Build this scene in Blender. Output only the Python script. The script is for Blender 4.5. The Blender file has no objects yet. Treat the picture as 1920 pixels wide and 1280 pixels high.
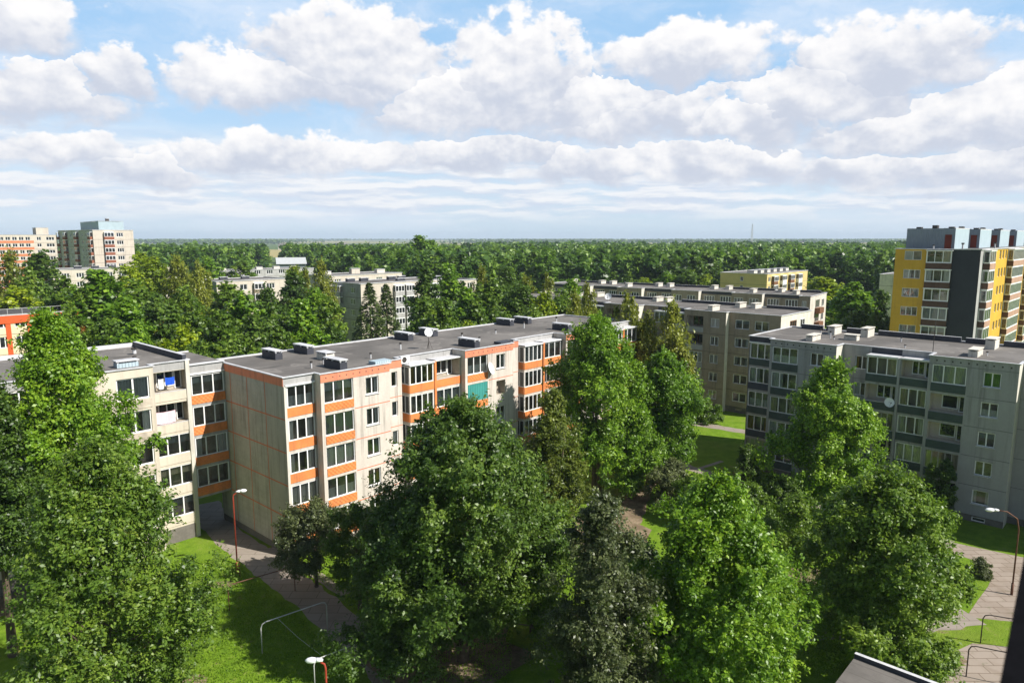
import bpy, math, random
import numpy as np
R = math.radians
SC = bpy.context.scene
COL = SC.collection
rnd = random.Random(7)

# ------------------------------------------------------------------ camera
EYE = 25.57
cam_d = bpy.data.cameras.new('camera')
cam = bpy.data.objects.new('camera', cam_d); COL.objects.link(cam)
cam.location = (0, 0, EYE)
cam.rotation_euler = (R(90 - 8.424), 0, 0)
cam_d.sensor_width = 36.0; cam_d.lens = 36.0 * 1310 / 1920
cam_d.clip_start = 0.1; cam_d.clip_end = 40000
cam_d.dof.use_dof = True; cam_d.dof.focus_distance = 70; cam_d.dof.aperture_fstop = 6.3
SC.camera = cam
SC.view_settings.view_transform = 'Standard'; SC.view_settings.look = 'None'
SC.view_settings.gamma = 1; SC.view_settings.exposure = 0.56
SC.view_settings.use_curve_mapping = False
cy = SC.cycles
cy.max_bounces = 6; cy.diffuse_bounces = 3; cy.glossy_bounces = 3; cy.transmission_bounces = 4
cy.transparent_max_bounces = 10; cy.volume_bounces = 0
cy.use_adaptive_sampling = True; cy.adaptive_threshold = 0.006
try:
    cy.use_denoising = True; cy.denoiser = 'OPENIMAGEDENOISE'; cy.denoising_prefilter = 'ACCURATE'; cy.denoising_input_passes = 'RGB_ALBEDO_NORMAL'
except Exception:
    pass

# ------------------------------------------------------------------ sun + sky
SUN_EL = 43.0
SUN_DIR = (0.919, -0.395)
sun_d = bpy.data.lights.new('sun', 'SUN'); sun = bpy.data.objects.new('sun', sun_d); COL.objects.link(sun)
sun_d.energy = 5.0; sun_d.angle = R(0.53); sun_d.color = (1.0, 0.95, 0.88)
hx, hy = SUN_DIR; ce = math.cos(R(SUN_EL)); se = math.sin(R(SUN_EL))
from mathutils import Vector
sv = Vector((hx * ce, hy * ce, se)).normalized()
sun.rotation_euler = sv.to_track_quat('Z', 'Y').to_euler()
sun.location = (60, -30, 90)

W = bpy.data.worlds.new('World'); SC.world = W; W.use_nodes = True
nt = W.node_tree; nt.nodes.clear()
def N(t, **k):
    n = nt.nodes.new(t)
    for a, b in k.items(): setattr(n, a, b)
    return n
def L(a, b): nt.links.new(a, b)
def M(op, a, b=None, c=None):
    n = N('ShaderNodeMath', operation=op)
    for i, v in enumerate((a, b, c)):
        if v is None: continue
        if isinstance(v, (int, float)): n.inputs[i].default_value = v
        else: L(v, n.inputs[i])
    return n.outputs[0]
def noise(vec, scale, det=6, rough=.55, w=None):
    n = N('ShaderNodeTexNoise'); n.inputs['Scale'].default_value = scale
    n.inputs['Detail'].default_value = det; n.inputs['Roughness'].default_value = rough
    L(vec, n.inputs['Vector']); return n
def mixc(f, a, b):
    n = N('ShaderNodeMix', data_type='RGBA')
    for s, v in ((n.inputs[0], f), (n.inputs[6], a), (n.inputs[7], b)):
        if isinstance(v, (int, float)): s.default_value = v
        elif isinstance(v, tuple): s.default_value = v
        else: L(v, s)
    return n.outputs[2]
def smooth(x, a, b):
    n = N('ShaderNodeMapRange', interpolation_type='SMOOTHSTEP')
    L(x, n.inputs[0]); n.inputs[1].default_value = a; n.inputs[2].default_value = b
    return n.outputs[0]
sky = N('ShaderNodeTexSky', sky_type='NISHITA'); sky.sun_disc = False
sky.sun_elevation = R(SUN_EL); sky.sun_rotation = math.atan2(hx, hy)
sky.air_density = 1.0; sky.dust_density = 1.2; sky.ozone_density = 1.0; sky.altitude = 50
tc = N('ShaderNodeTexCoord'); sp = N('ShaderNodeSeparateXYZ'); L(tc.outputs['Generated'], sp.inputs[0])
AZ = M('MULTIPLY', M('ARCTAN2', sp.outputs[0], sp.outputs[1]), 57.2958)
EL = M('MULTIPLY', M('ARCSINE', sp.outputs[2]), 57.2958)
cv = N('ShaderNodeCombineXYZ'); L(AZ, cv.inputs[0]); L(EL, cv.inputs[1])
P0 = cv.outputs[0]
def vscale(v, s):
    n = N('ShaderNodeVectorMath', operation='MULTIPLY'); L(v, n.inputs[0]); n.inputs[1].default_value = s; return n.outputs[0]
wn = noise(vscale(P0, (1, 1.5, 1)), 0.22, 5, .6)
ws = N('ShaderNodeVectorMath', operation='SUBTRACT'); L(wn.outputs['Color'], ws.inputs[0]); ws.inputs[1].default_value = (.5, .5, .5)
wm = N('ShaderNodeVectorMath', operation='MULTIPLY_ADD'); L(ws.outputs[0], wm.inputs[0]); wm.inputs[1].default_value = (6.5, 3.4, 0); L(P0, wm.inputs[2])
P1 = wm.outputs[0]
BLOBS = [(-34.5, 13.0, 5.5, 2.6), (-33.5, 8.8, 7.6, 2.9), (-28.4, 10.3, 2.6, 2.5), (-23.0, 10.8, 3.2, 2.8), (-19.4, 10.7, 4.9, 2.9), (-12.4, 11.8, 8.4, 5.3), (-14.8, 10.9, 11.0, 3.0), (-5.5, 9.5, 7.5, 4.2), (0.4, 10.5, 7.1, 6.2), (5.9, 9.7, 8.3, 3.5), (13.5, 12.7, 7.5, 3.1), (9.2, 8.8, 10.7, 3.1), (27.1, 10.8, 7.6, 4.2), (23.8, 9.3, 8.5, 3.9), (33.6, 7.1, 5.9, 4.3), (18.0, 8.1, 9.6, 2.6), (29.3, 7.1, 9.0, 3.1), (-31.7, 5.2, 6.2, 1.7), (-20.0, 5.6, 5.6, 2.4), (-13.0, 5.8, 7.3, 2.0), (-3.4, 6.1, 6.4, 2.2), (0.4, 6.5, 3.8, 2.0), (7.2, 5.3, 7.5, 2.4), (16.2, 5.1, 8.6, 2.4), (26.2, 4.4, 8.6, 2.0), (33.5, 4.4, 5.9, 2.1), (-26.9, 4.4, 5.1, 1.7)]
D = None; Tt = None
for (a, e, w, h) in BLOBS:
    s = N('ShaderNodeVectorMath', operation='SUBTRACT'); L(P1, s.inputs[0]); s.inputs[1].default_value = (a, e, 0)
    q = vscale(s.outputs[0], (1 / w, 1 / h, 1))
    sp2 = N('ShaderNodeSeparateXYZ'); L(q, sp2.inputs[0])
    vv = M('MAXIMUM', sp2.outputs[1], M('MULTIPLY', sp2.outputs[1], -1.75))
    r2 = M('MULTIPLY_ADD', sp2.outputs[0], sp2.outputs[0], M('MULTIPLY', vv, vv))
    f = M('SUBTRACT', 1.0, M('SQRT', r2))
    t = sp2.outputs[1]
    if D is None: D, Tt = f, t
    else:
        g = M('GREATER_THAN', f, D)
        Tt = M('ADD', M('MULTIPLY', g, t), M('MULTIPLY', M('SUBTRACT', 1.0, g), Tt))
        D = M('MAXIMUM', D, f)
fine = noise(vscale(P0, (1, 1.3, 1)), 0.42, 7, .56).outputs['Fac']
fine2 = noise(vscale(P0, (1, 1.5, 1)), 0.20, 4, .5).outputs['Fac']
dens = M('ADD', D, M('MULTIPLY_ADD', fine, 1.35, -0.57))
soft = M('ADD', 0.20, M('MULTIPLY', smooth(Tt, .7, -.4), .55))      # crisp tops, ragged soft bases
alpha = N('ShaderNodeMapRange', interpolation_type='SMOOTHSTEP'); L(dens, alpha.inputs[0]); alpha.inputs[1].default_value = 0.0; L(soft, alpha.inputs[2]); alpha = alpha.outputs[0]
tone = M('ADD', M('MULTIPLY', Tt, .85), M('MULTIPLY_ADD', fine2, 2.2, -1.15))
up = N('ShaderNodeVectorMath', operation='ADD'); L(P0, up.inputs[0]); up.inputs[1].default_value = (.35, .75, 0)
fineU = noise(vscale(up.outputs[0], (1, 1.3, 1)), 0.42, 5, .56).outputs['Fac']
tone = M('ADD', tone, M('MULTIPLY', M('SUBTRACT', fine, fineU), 1.7))
tone = smooth(tone, -0.52, 0.90)
ccol = mixc(tone, (4.6, 4.95, 5.8, 1), (7.6, 7.5, 7.5, 1))
# low, far bands of stretched cloud
bn = noise(vscale(P1, (0.12, 1.05, 1)), 1.0, 7, .58).outputs['Fac']
PB = N('ShaderNodeVectorMath', operation='MULTIPLY_ADD'); L(ws.outputs[0], PB.inputs[0]); PB.inputs[1].default_value = (5., .9, 0); L(P0, PB.inputs[2]); PB = PB.outputs[0]
up2 = N('ShaderNodeVectorMath', operation='ADD'); L(PB, up2.inputs[0]); up2.inputs[1].default_value = (.3, .38, 0)
bn = noise(vscale(PB, (0.11, .95, 1)), 1.0, 6, .56).outputs['Fac']
bnU = noise(vscale(up2.outputs[0], (0.11, .95, 1)), 1.0, 4, .56).outputs['Fac']
bmask = M('MULTIPLY', smooth(EL, .7, 2.4), M('SUBTRACT', 1.0, smooth(EL, 5.5, 8.5)))
balpha = M('MULTIPLY', smooth(bn, 0.33, 0.54), bmask)
bcol = mixc(smooth(M('SUBTRACT', bn, bnU), -0.12, 0.12), (5.0, 5.6, 6.6, 1), (7.0, 7.1, 7.3, 1))
# thin high veil
vn = noise(vscale(P1, (0.055, 0.15, 1)), 1.0, 7, .62).outputs['Fac']
high = smooth(EL, 17.0, 40.0)
valpha = M('MULTIPLY', M('MULTIPLY', smooth(vn, 0.40, 0.70), 0.75), M('SUBTRACT', 1.0, high))
hz = M('SUBTRACT', 1.0, smooth(EL, -1.5, 15.0))
base = mixc(hz, (3.0, 5.0, 7.4, 1), (5.1, 6.3, 7.4, 1))
base = mixc(high, base, (1.0, 1.5, 2.5, 1))
skymix = mixc(0.82, sky.outputs[0], base)
skymix = mixc(valpha, skymix, (6.2, 6.7, 7.5, 1))
c1 = mixc(balpha, skymix, bcol)
c2 = mixc(alpha, c1, ccol)
# added dimming of the unseen sky behind-left, to cut fill on shaded walls
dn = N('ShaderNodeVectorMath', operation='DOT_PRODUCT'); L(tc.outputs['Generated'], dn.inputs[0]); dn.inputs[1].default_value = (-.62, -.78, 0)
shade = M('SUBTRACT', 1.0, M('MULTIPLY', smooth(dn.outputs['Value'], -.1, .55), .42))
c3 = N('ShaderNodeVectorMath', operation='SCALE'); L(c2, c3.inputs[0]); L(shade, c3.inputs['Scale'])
bg = N('ShaderNodeBackground'); bg.inputs[1].default_value = 0.092
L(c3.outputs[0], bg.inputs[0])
wo = N('ShaderNodeOutputWorld'); L(bg.outputs[0], wo.inputs[0])
W.cycles.sampling_method = 'MANUAL'; W.cycles.sample_map_resolution = 512

# ------------------------------------------------------------------ materials
MATS = {}
def newmat(name):
    global nt
    m = bpy.data.materials.new(name); m.use_nodes = True; nt = m.node_tree; nt.nodes.clear()
    MATS[name] = m; return m
def finish(sh):
    o = N('ShaderNodeOutputMaterial'); L(sh, o.inputs[0])
def pbsdf(rough=.8, spec=.3, metal=0.):
    b = N('ShaderNodeBsdfPrincipled'); b.inputs['Roughness'].default_value = rough
    b.inputs['Specular IOR Level'].default_value = spec; b.inputs['Metallic'].default_value = metal; return b
def c4(c, k=1.): return (c[0] * k, c[1] * k, c[2] * k, 1)
def surf(name, col, rough=.85, spec=.25, var=.16, scale=.8, streak=0., bump=0., metal=0., pattern=None):
    m = newmat(name); t = N('ShaderNodeTexCoord').outputs['Object']
    n1 = noise(t, scale, 6, .6).outputs['Fac']; n2 = noise(t, scale * 9, 4, .6).outputs['Fac']
    f = M('ADD', M('MULTIPLY', n1, .7), M('MULTIPLY', n2, .3))
    c = mixc(smooth(f, .32, .68), c4(col, 1 - var), c4(col, 1 + var))
    if streak:
        ns = noise(vscale(t, (2.2, 2.2, .12)), 1.0, 5, .65).outputs['Fac']
        nb = noise(t, .25, 3, .5).outputs['Fac']
        c = mixc(M('MULTIPLY', M('MULTIPLY', smooth(ns, .45, .72), smooth(nb, .32, .58)), streak), c, c4((.10, .09, .075)))
    b = pbsdf(rough, spec, metal); L(c, b.inputs['Base Color'])
    h = None
    if pattern == 'quilt':      # pressed relief tiles on the panels
        s = N('ShaderNodeSeparateXYZ'); L(t, s.inputs[0])
        d = M('ADD', s.outputs[0], s.outputs[1])
        wx = M('ABSOLUTE', M('SINE', M('MULTIPLY', d, 5.6))); wz = M('ABSOLUTE', M('SINE', M('MULTIPLY', s.outputs[2], 5.6)))
        h = M('MULTIPLY', wx, wz); k = .022
    if pattern == 'scale':
        s = N('ShaderNodeSeparateXYZ'); L(t, s.inputs[0])
        wx = M('SINE', M('MULTIPLY', s.outputs[0], 17.)); wz = M('SINE', M('MULTIPLY', s.outputs[2], 17.))
        h = M('MULTIPLY', wx, wz); k = .018
    if pattern == 'rib':
        s = N('ShaderNodeSeparateXYZ'); L(t, s.inputs[0])
        h = M('SINE', M('MULTIPLY', M('ADD', s.outputs[0], s.outputs[1]), 26.)); k = .03
    if pattern == 'hrib':
        s = N('ShaderNodeSeparateXYZ'); L(t, s.inputs[0])
        h = M('SINE', M('MULTIPLY', s.outputs[2], 40.)); k = .012
    if h is not None or bump:
        bp = N('ShaderNodeBump')
        if h is None: h = n2; k = bump
        bp.inputs['Distance'].default_value = k; bp.inputs['Strength'].default_value = .9
        L(h, bp.inputs['Height']); L(bp.outputs[0], b.inputs['Normal'])
    finish(b.outputs[0]); return m
def glassmat(name, tint, clear, body):
    m = newmat(name); oi = N('ShaderNodeObjectInfo').outputs['Random']
    fr = N('ShaderNodeFresnel'); fr.inputs[0].default_value = 1.6
    tr = N('ShaderNodeBsdfTransparent'); tr.inputs[0].default_value = c4(tint)
    gl = N('ShaderNodeBsdfGlossy'); gl.inputs['Roughness'].default_value = .015; gl.inputs[0].default_value = (.9, .95, .95, 1)
    df = N('ShaderNodeBsdfDiffuse'); df.inputs[0].default_value = c4(body)
    t = N('ShaderNodeTexCoord').outputs['Object']
    bp = N('ShaderNodeBump'); bp.inputs['Distance'].default_value = .02; bp.inputs['Strength'].default_value = .25
    L(noise(t, 1.3, 2, .5).outputs['Fac'], bp.inputs['Height']); L(bp.outputs[0], gl.inputs['Normal'])
    a = N('ShaderNodeMixShader'); a.inputs[0].default_value = clear; L(df.outputs[0], a.inputs[1]); L(tr.outputs[0], a.inputs[2])
    b = N('ShaderNodeMixShader'); L(M('MULTIPLY_ADD', fr.outputs[0], .9, M('MULTIPLY', oi, .10)), b.inputs[0]); L(a.outputs[0], b.inputs[1]); L(gl.outputs[0], b.inputs[2])
    finish(b.outputs[0]); return m
surf('beige_panel_shaded', (.43, .40, .35), streak=.5, var=.09, scale=.5)  # beige panel with the end wall's shade put into a darker colour
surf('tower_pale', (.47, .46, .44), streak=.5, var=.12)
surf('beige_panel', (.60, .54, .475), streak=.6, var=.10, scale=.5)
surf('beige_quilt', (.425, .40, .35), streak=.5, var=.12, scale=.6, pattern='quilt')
surf('orange_paint', (.70, .232, .072), var=.14, streak=.35)
surf('orange_scale', (.70, .232, .072), var=.13, streak=.3, pattern='scale')
surf('orange_line', (.62, .17, .07), var=.1)
surf('coral_paint', (.70, .245, .14), var=.07, streak=.4)
surf('cladding_sunlit', (.40, .25, .18), var=.15)  # brown balcony cladding, sun on the side face put into a paler colour
surf('plinth', (.17, .155, .135), var=.2, streak=.3)
def feltmat(name, c0, seam):
    newmat(name); t = N('ShaderNodeTexCoord').outputs['Object']
    n1 = noise(t, .16, 6, .6).outputs['Fac']; n2 = noise(t, 2.2, 5, .65).outputs['Fac']
    c = mixc(smooth(n1, .36, .62), c4(c0, .80), c4(c0, 1.22)); c = mixc(M('MULTIPLY', smooth(n2, .5, .75), .35), c, c4(c0, .55))
    st = noise(vscale(t, (.16, .9, 1)), 1.0, 5, .6).outputs['Fac']; c = mixc(M('MULTIPLY', smooth(st, .60, .68), .65), c, c4(c0, .42))
    pd = noise(t, .30, 3, .4).outputs['Fac']; c = mixc(M('MULTIPLY', M('SUBTRACT', smooth(pd, .60, .63), smooth(pd, .63, .68)), .55), c, c4(c0, 1.7))
    s = N('ShaderNodeSeparateXYZ'); L(t, s.inputs[0]); w = M('ABSOLUTE', M('SUBTRACT', M('FRACT', M('ADD', s.outputs[1], M('MULTIPLY', n1, .12))), .5))
    c = mixc(M('MULTIPLY', M('SUBTRACT', 1.0, smooth(w, .0, .05)), .55), c, c4(c0, .5))
    b = pbsdf(.85, .25); L(c, b.inputs['Base Color']); bp = N('ShaderNodeBump'); bp.inputs['Distance'].default_value = .03; L(n2, bp.inputs['Height']); L(bp.outputs[0], b.inputs['Normal']); finish(b.outputs[0])
feltmat('roof_felt', (.145, .133, .120), .5)
surf('roof_felt_dark', (.075, .075, .08), var=.25, scale=.25)
surf('zinc', (.56, .56, .57), rough=.5, var=.18, scale=1.5, spec=.5)
surf('white_frame', (.80, .80, .79), rough=.45, var=.04)
surf('old_frame', (.42, .40, .36), rough=.7, var=.2)
surf('interior', (.42, .37, .30), var=.3, scale=.9)
surf('interior_dark', (.06, .055, .05), var=.3, scale=.9)
surf('curtain_white', (.74, .73, .70), var=.06)
surf('curtain_cream', (.62, .54, .40), var=.08)
surf('curtain_green', (.22, .42, .10), var=.05)
surf('curtain_yellow', (.55, .36, .07), var=.08)
surf('blind_grey', (.42, .44, .44), var=.06)
surf('cream_panel', (.60, .535, .43), streak=.25, var=.08)
surf('cream_quilt', (.52, .45, .36), streak=.5, var=.14, pattern='quilt')
surf('grey_panel', (.345, .342, .342), streak=.5, var=.07, scale=.5)
surf('grey_joint', (.20, .20, .20))
surf('green_grey_panel', (.070, .094, .085), var=.12, pattern='hrib')
surf('slate_panel', (.065, .073, .09), var=.12)
surf('plaster_light', (.62, .585, .51), streak=.35, var=.1)
surf('brown_panel', (.32, .26, .195), streak=.5, var=.14, scale=.6)
surf('brown_joint', (.13, .10, .08))
surf('balcony_wood', (.20, .10, .055), var=.2, pattern='rib')
surf('yellow_render', (.61, .365, .045), streak=.25, var=.08, scale=.3)
surf('yellow_light', (.62, .47, .20), var=.08, scale=.3)
surf('charcoal_render', (.044, .047, .057), var=.12, scale=.3)
surf('brown_cladding', (.105, .062, .045), var=.2)
surf('sheet_blue', (.25, .29, .335), rough=.5, var=.08, pattern='rib')
surf('sheet_light', (.42, .52, .57), rough=.5, var=.06, pattern='rib')
surf('red_door', (.20, .04, .022), var=.15)
surf('tower_grey', (.37, .365, .355), streak=.4, var=.12)
surf('tower_cream', (.55, .49, .41), streak=.25, var=.08)
surf('red_brown', (.26, .10, .06), var=.15)
surf('brick_orange', (.52, .19, .09), var=.12)
surf('red_fascia', (.62, .105, .03), var=.05)
surf('cream_render', (.74, .61, .40), var=.05)
surf('cladding_and_shade', (.05, .053, .065), var=.2, rough=.6)  # dark cladding; on parapets it holds the inner faces' shade as colour
surf('red_paint', (.33, .045, .025), rough=.45, var=.25, scale=3, spec=.5)
surf('rust_paint', (.14, .065, .04), rough=.6, var=.3, scale=3)
surf('grey_paint', (.55, .55, .53), rough=.45, var=.12, scale=3, spec=.5)
surf('dark_metal', (.05, .042, .036), rough=.6, var=.3, scale=3)
surf('lamp_white', (.78, .79, .80), rough=.35, var=.05, spec=.5)
surf('blue_cloth', (.02, .10, .60), var=.08)
surf('pink_cloth', (.80, .55, .60), var=.05)
surf('black_cloth', (.025, .025, .03))
surf('sill_dark', (.004, .004, .005), spec=.04, rough=.9, var=.25, scale=30)  # near-black: the ledge's shade is put into its colour; also colours the tyres
surf('bark', (.115, .085, .06), var=.35, scale=4, bump=.04)
surf('bark_birch', (.50, .48, .44), var=.4, scale=3)
surf('teal_sheet', (.05, .27, .24), var=.15, pattern='rib')
glassmat('glass', (.88, .91, .89), .93, (.03, .035, .035))
glassmat('glass_dark', (.5, .5, .5), .0, (.022, .025, .028))

def slabmat(name, c1, c2, cj, bw, bh, grass=.0):
    m = newmat(name); t = N('ShaderNodeTexCoord').outputs['Object']
    wb = noise(t, .9, 3, .5).outputs['Color']
    wv = N('ShaderNodeVectorMath', operation='MULTIPLY_ADD'); L(wb, wv.inputs[0]); wv.inputs[1].default_value = (.12, .12, 0); L(t, wv.inputs[2])
    br = N('ShaderNodeTexBrick'); L(wv.outputs[0], br.inputs['Vector']); br.inputs['Scale'].default_value = 1.
    br.inputs['Brick Width'].default_value = bw; br.inputs['Row Height'].default_value = bh; br.inputs['Mortar Size'].default_value = .03
    br.inputs['Color1'].default_value = c4(c1); br.inputs['Color2'].default_value = c4(c2); br.inputs['Mortar'].default_value = c4(cj)
    n1 = noise(t, .6, 6, .6).outputs['Fac']
    c = mixc(M('MULTIPLY', smooth(n1, .45, .7), .55), br.outputs[0], c4(cj, 1.25))
    n2 = noise(t, 1.7, 5, .7).outputs['Fac']
    c = mixc(M('MULTIPLY', smooth(n2, .58, .72), .8 * grass), c, (.07, .11, .025, 1))
    b = pbsdf(.9, .2); L(c, b.inputs['Base Color']); finish(b.outputs[0]); return m
slabmat('paving', (.34, .285, .235), (.29, .24, .195), (.17, .13, .095), 1.5, .75, .55)
slabmat('paving_path', (.31, .268, .225), (.28, .24, .20), (.18, .148, .118), 2.0, 1.0, .35)
def soilmat():
    newmat('soil'); t = N('ShaderNodeTexCoord').outputs['Object']
    n1 = noise(t, .8, 7, .65).outputs['Fac']; n2 = noise(t, 5., 5, .7).outputs['Fac']
    c = mixc(smooth(n1, .35, .65), (.16, .115, .075, 1), (.29, .22, .15, 1))
    c = mixc(smooth(n2, .52, .68), c, (.09, .115, .03, 1))
    b = pbsdf(.95, .1); L(c, b.inputs['Base Color']); finish(b.outputs[0])
soilmat()
def groundmat():
    newmat('ground'); t = N('ShaderNodeTexCoord').outputs['Object']
    n1 = noise(t, .11, 6, .6).outputs['Fac']; n2 = noise(t, .9, 7, .7).outputs['Fac']; n3 = noise(t, 9., 4, .7).outputs['Fac']
    c = mixc(smooth(n2, .3, .7), (.105, .195, .012, 1), (.19, .305, .022, 1))
    c = mixc(M('MULTIPLY', smooth(n1, .48, .72), .7), c, (.19, .24, .035, 1))
    c = mixc(M('MULTIPLY', smooth(n2, .57, .70), .85), c, (.23, .19, .09, 1))
    c = mixc(M('MULTIPLY', smooth(n3, .45, .75), .5), c, (.04, .09, .01, 1))
    ln = N('ShaderNodeVectorMath', operation='LENGTH'); L(t, ln.inputs[0])
    far = smooth(ln.outputs['Value'], 420, 700)
    vo = N('ShaderNodeTexVoronoi'); vo.inputs['Scale'].default_value = .0016; L(t, vo.inputs['Vector'])
    s = N('ShaderNodeSeparateColor'); L(vo.outputs['Color'], s.inputs[0])
    fld = mixc(smooth(s.outputs[0], .35, .8), (.085, .13, .035, 1), (.34, .29, .12, 1))
    c = mixc(far, c, fld)
    b = pbsdf(.95, .1); L(c, b.inputs['Base Color'])
    bp = N('ShaderNodeBump'); bp.inputs['Distance'].default_value = .08; L(n3, bp.inputs['Height']); L(bp.outputs[0], b.inputs['Normal'])
    finish(b.outputs[0])
groundmat()
def leafmat(name, dark, mid, light, rare=None, trans=.32):
    newmat(name)
    a = N('ShaderNodeAttribute', attribute_name='tint').outputs['Fac']
    oi = N('ShaderNodeObjectInfo').outputs['Random']
    x = M('ADD', a, M('MULTIPLY_ADD', oi, .30, -.15))
    r = N('ShaderNodeValToRGB'); L(x, r.inputs[0]); e = r.color_ramp.elements
    e[0].position = .05; e[0].color = c4(dark); e[1].position = .9; e[1].color = c4(light)
    q = e.new(.5); q.color = c4(mid)
    c = r.outputs[0]
    if rare:
        t = N('ShaderNodeTexCoord').outputs['Object']
        c = mixc(M('MULTIPLY', smooth(noise(t, .5, 4, .6).outputs['Fac'], .66, .76), .7), c, c4(rare))
    b = pbsdf(.42, .40); L(c, b.inputs['Base Color'])
    tl = N('ShaderNodeBsdfTranslucent'); L(mixc(.5, c, c4((mid[0] * 2.2, mid[1] * 2.2, mid[2]))), tl.inputs[0])
    mx = N('ShaderNodeMixShader'); mx.inputs[0].default_value = trans; L(b.outputs[0], mx.inputs[1]); L(tl.outputs[0], mx.inputs[2])
    finish(mx.outputs[0])
leafmat('leaf_bright', (0.055, 0.122, 0.0082), (0.138, 0.260, 0.0150), (0.275, 0.413, 0.0286))
leafmat('leaf_mid', (0.042, 0.085, 0.0095), (0.110, 0.193, 0.0177), (0.226, 0.323, 0.0326))
leafmat('leaf_deep', (0.029, 0.061, 0.0095), (0.079, 0.146, 0.0190), (0.176, 0.260, 0.0374))
leafmat('leaf_wood', (0.029, 0.071, 0.0117), (0.079, 0.160, 0.0196), (0.189, 0.300, 0.0352))
leafmat('leaf_olive', (0.048, 0.078, 0.012), (0.12, 0.16, 0.02), (0.215, 0.255, 0.036), rare=(.17, .15, .035))
leafmat('leaf_lime', (0.088, 0.143, 0.0054), (0.215, 0.297, 0.0102), (0.374, 0.435, 0.0177))
leafmat('leaf_grey', (.042, .058, .020), (.102, .128, .044), (.200, .230, .085), trans=.25)
leafmat('leaf_yellowgreen', (.044, .088, .011), (.108, .188, .020), (.225, .310, .042), rare=(.20, .14, .04))
leafmat('leaf_birch', (0.090, 0.119, 0.0127), (0.187, 0.218, 0.0243), (0.315, 0.338, 0.0405))
leafmat('leaf_spruce', (0.03, 0.058, 0.014), (0.066, 0.106, 0.022), (0.13, 0.178, 0.045), trans=.15)
leafmat('leaf_red', (0.105, 0.043, 0.0069), (0.209, 0.082, 0.0116), (0.329, 0.151, 0.0173))

# ------------------------------------------------------------------ mesh helpers
class MB:
    def __init__(s): s.v = []; s.f = []; s.m = []; s.names = []
    def mi(s, name):
        if name not in s.names: s.names.append(name)
        return s.names.index(name)
    def quad(s, a, b, c, d, mat):
        n = len(s.v); s.v += [a, b, c, d]; s.f.append((n, n + 1, n + 2, n + 3)); s.m.append(s.mi(mat))
    def box(s, x0, x1, y0, y1, z0, z1, mat, top=None):
        n = len(s.v); k = s.mi(mat); kt = s.mi(top) if top else k
        s.v += [(x0, y0, z0), (x1, y0, z0), (x1, y1, z0), (x0, y1, z0), (x0, y0, z1), (x1, y0, z1), (x1, y1, z1), (x0, y1, z1)]
        for q, kk in (((0, 1, 5, 4), k), ((1, 2, 6, 5), k), ((2, 3, 7, 6), k), ((3, 0, 4, 7), k), ((4, 5, 6, 7), kt), ((3, 2, 1, 0), k)):
            s.f.append(tuple(n + i for i in q)); s.m.append(kk)
    def tube(s, pts, rads, mat, sides=8, cap=True):
        k = s.mi(mat); rings = []
        P = [Vector(p) for p in pts]
        ref = None
        for i, p in enumerate(P):
            d = (P[min(i + 1, len(P) - 1)] - P[max(i - 1, 0)]).normalized()
            if ref is None: ref = Vector((1, 0, 0)) if abs(d.x) < .8 else Vector((0, 1, 0))
            a = (ref - d * ref.dot(d)).normalized(); b = d.cross(a); ref = a
            r = rads[i] if isinstance(rads, (list, tuple)) else rads
            n = len(s.v)
            for j in range(sides):
                t = 2 * math.pi * j / sides; q = p + a * (r * math.cos(t)) + b * (r * math.sin(t)); s.v.append(tuple(q))
            rings.append(n)
        for i in range(len(rings) - 1):
            for j in range(sides):
                j2 = (j + 1) % sides
                s.f.append((rings[i] + j, rings[i] + j2, rings[i + 1] + j2, rings[i + 1] + j)); s.m.append(k)
        if cap:
            s.f.append(tuple(rings[0] + j for j in reversed(range(sides)))); s.m.append(k)
            s.f.append(tuple(rings[-1] + j for j in range(sides))); s.m.append(k)
    def mesh(s, name):
        me = bpy.data.meshes.new(name); me.from_pydata(s.v, [], s.f)
        for n in s.names: me.materials.append(MATS[n])
        me.polygons.foreach_set('material_index', s.m); me.update(); return me
    def build(s, name, parent=None, smooth_=False):
        me = s.mesh(name)
        if smooth_: me.polygons.foreach_set('use_smooth', [True] * len(me.polygons))
        return link(name, me, parent)
def link(name, me, parent=None):
    o = bpy.data.objects.new(name, me); COL.objects.link(o)
    if parent is not None: o.parent = parent
    return o
def tag(o, label=None, cat=None, group=None, kind=None):
    if label: o['label'] = label
    if cat: o['category'] = cat
    if group: o['group'] = group
    if kind: o['kind'] = kind
    return o
def empty(name, x, y, z=0, ang=0, label=None, cat=None, group=None):
    o = bpy.data.objects.new(name, None); COL.objects.link(o); o.empty_display_size = .3
    o.location = (x, y, z); o.rotation_euler = (0, 0, R(ang)); return tag(o, label, cat, group)

# plane T = (ox, oy, ux, uy): a along the face, n points into the building
def PT(T, a, d, z): return (T[0] + T[2] * a - T[3] * d, T[1] + T[3] * a + T[2] * d, z)
def tbox(mb, T, a0, a1, d0, d1, z0, z1, mat, top=None):
    k = mb.mi(mat); kt = mb.mi(top) if top else k; n = len(mb.v)
    mb.v += [PT(T, a, d, z) for z in (z0, z1) for a, d in ((a0, d0), (a1, d0), (a1, d1), (a0, d1))]
    for q, kk in (((0, 1, 5, 4), k), ((1, 2, 6, 5), k), ((2, 3, 7, 6), k), ((3, 0, 4, 7), k), ((4, 5, 6, 7), kt), ((3, 2, 1, 0), k)):
        mb.f.append(tuple(n + i for i in q)); mb.m.append(kk)
def tq(mb, T, a0, a1, z0, z1, d, mat):
    mb.quad(PT(T, a0, d, z0), PT(T, a1, d, z0), PT(T, a1, d, z1), PT(T, a0, d, z1), mat)
WCACHE = {}
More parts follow.
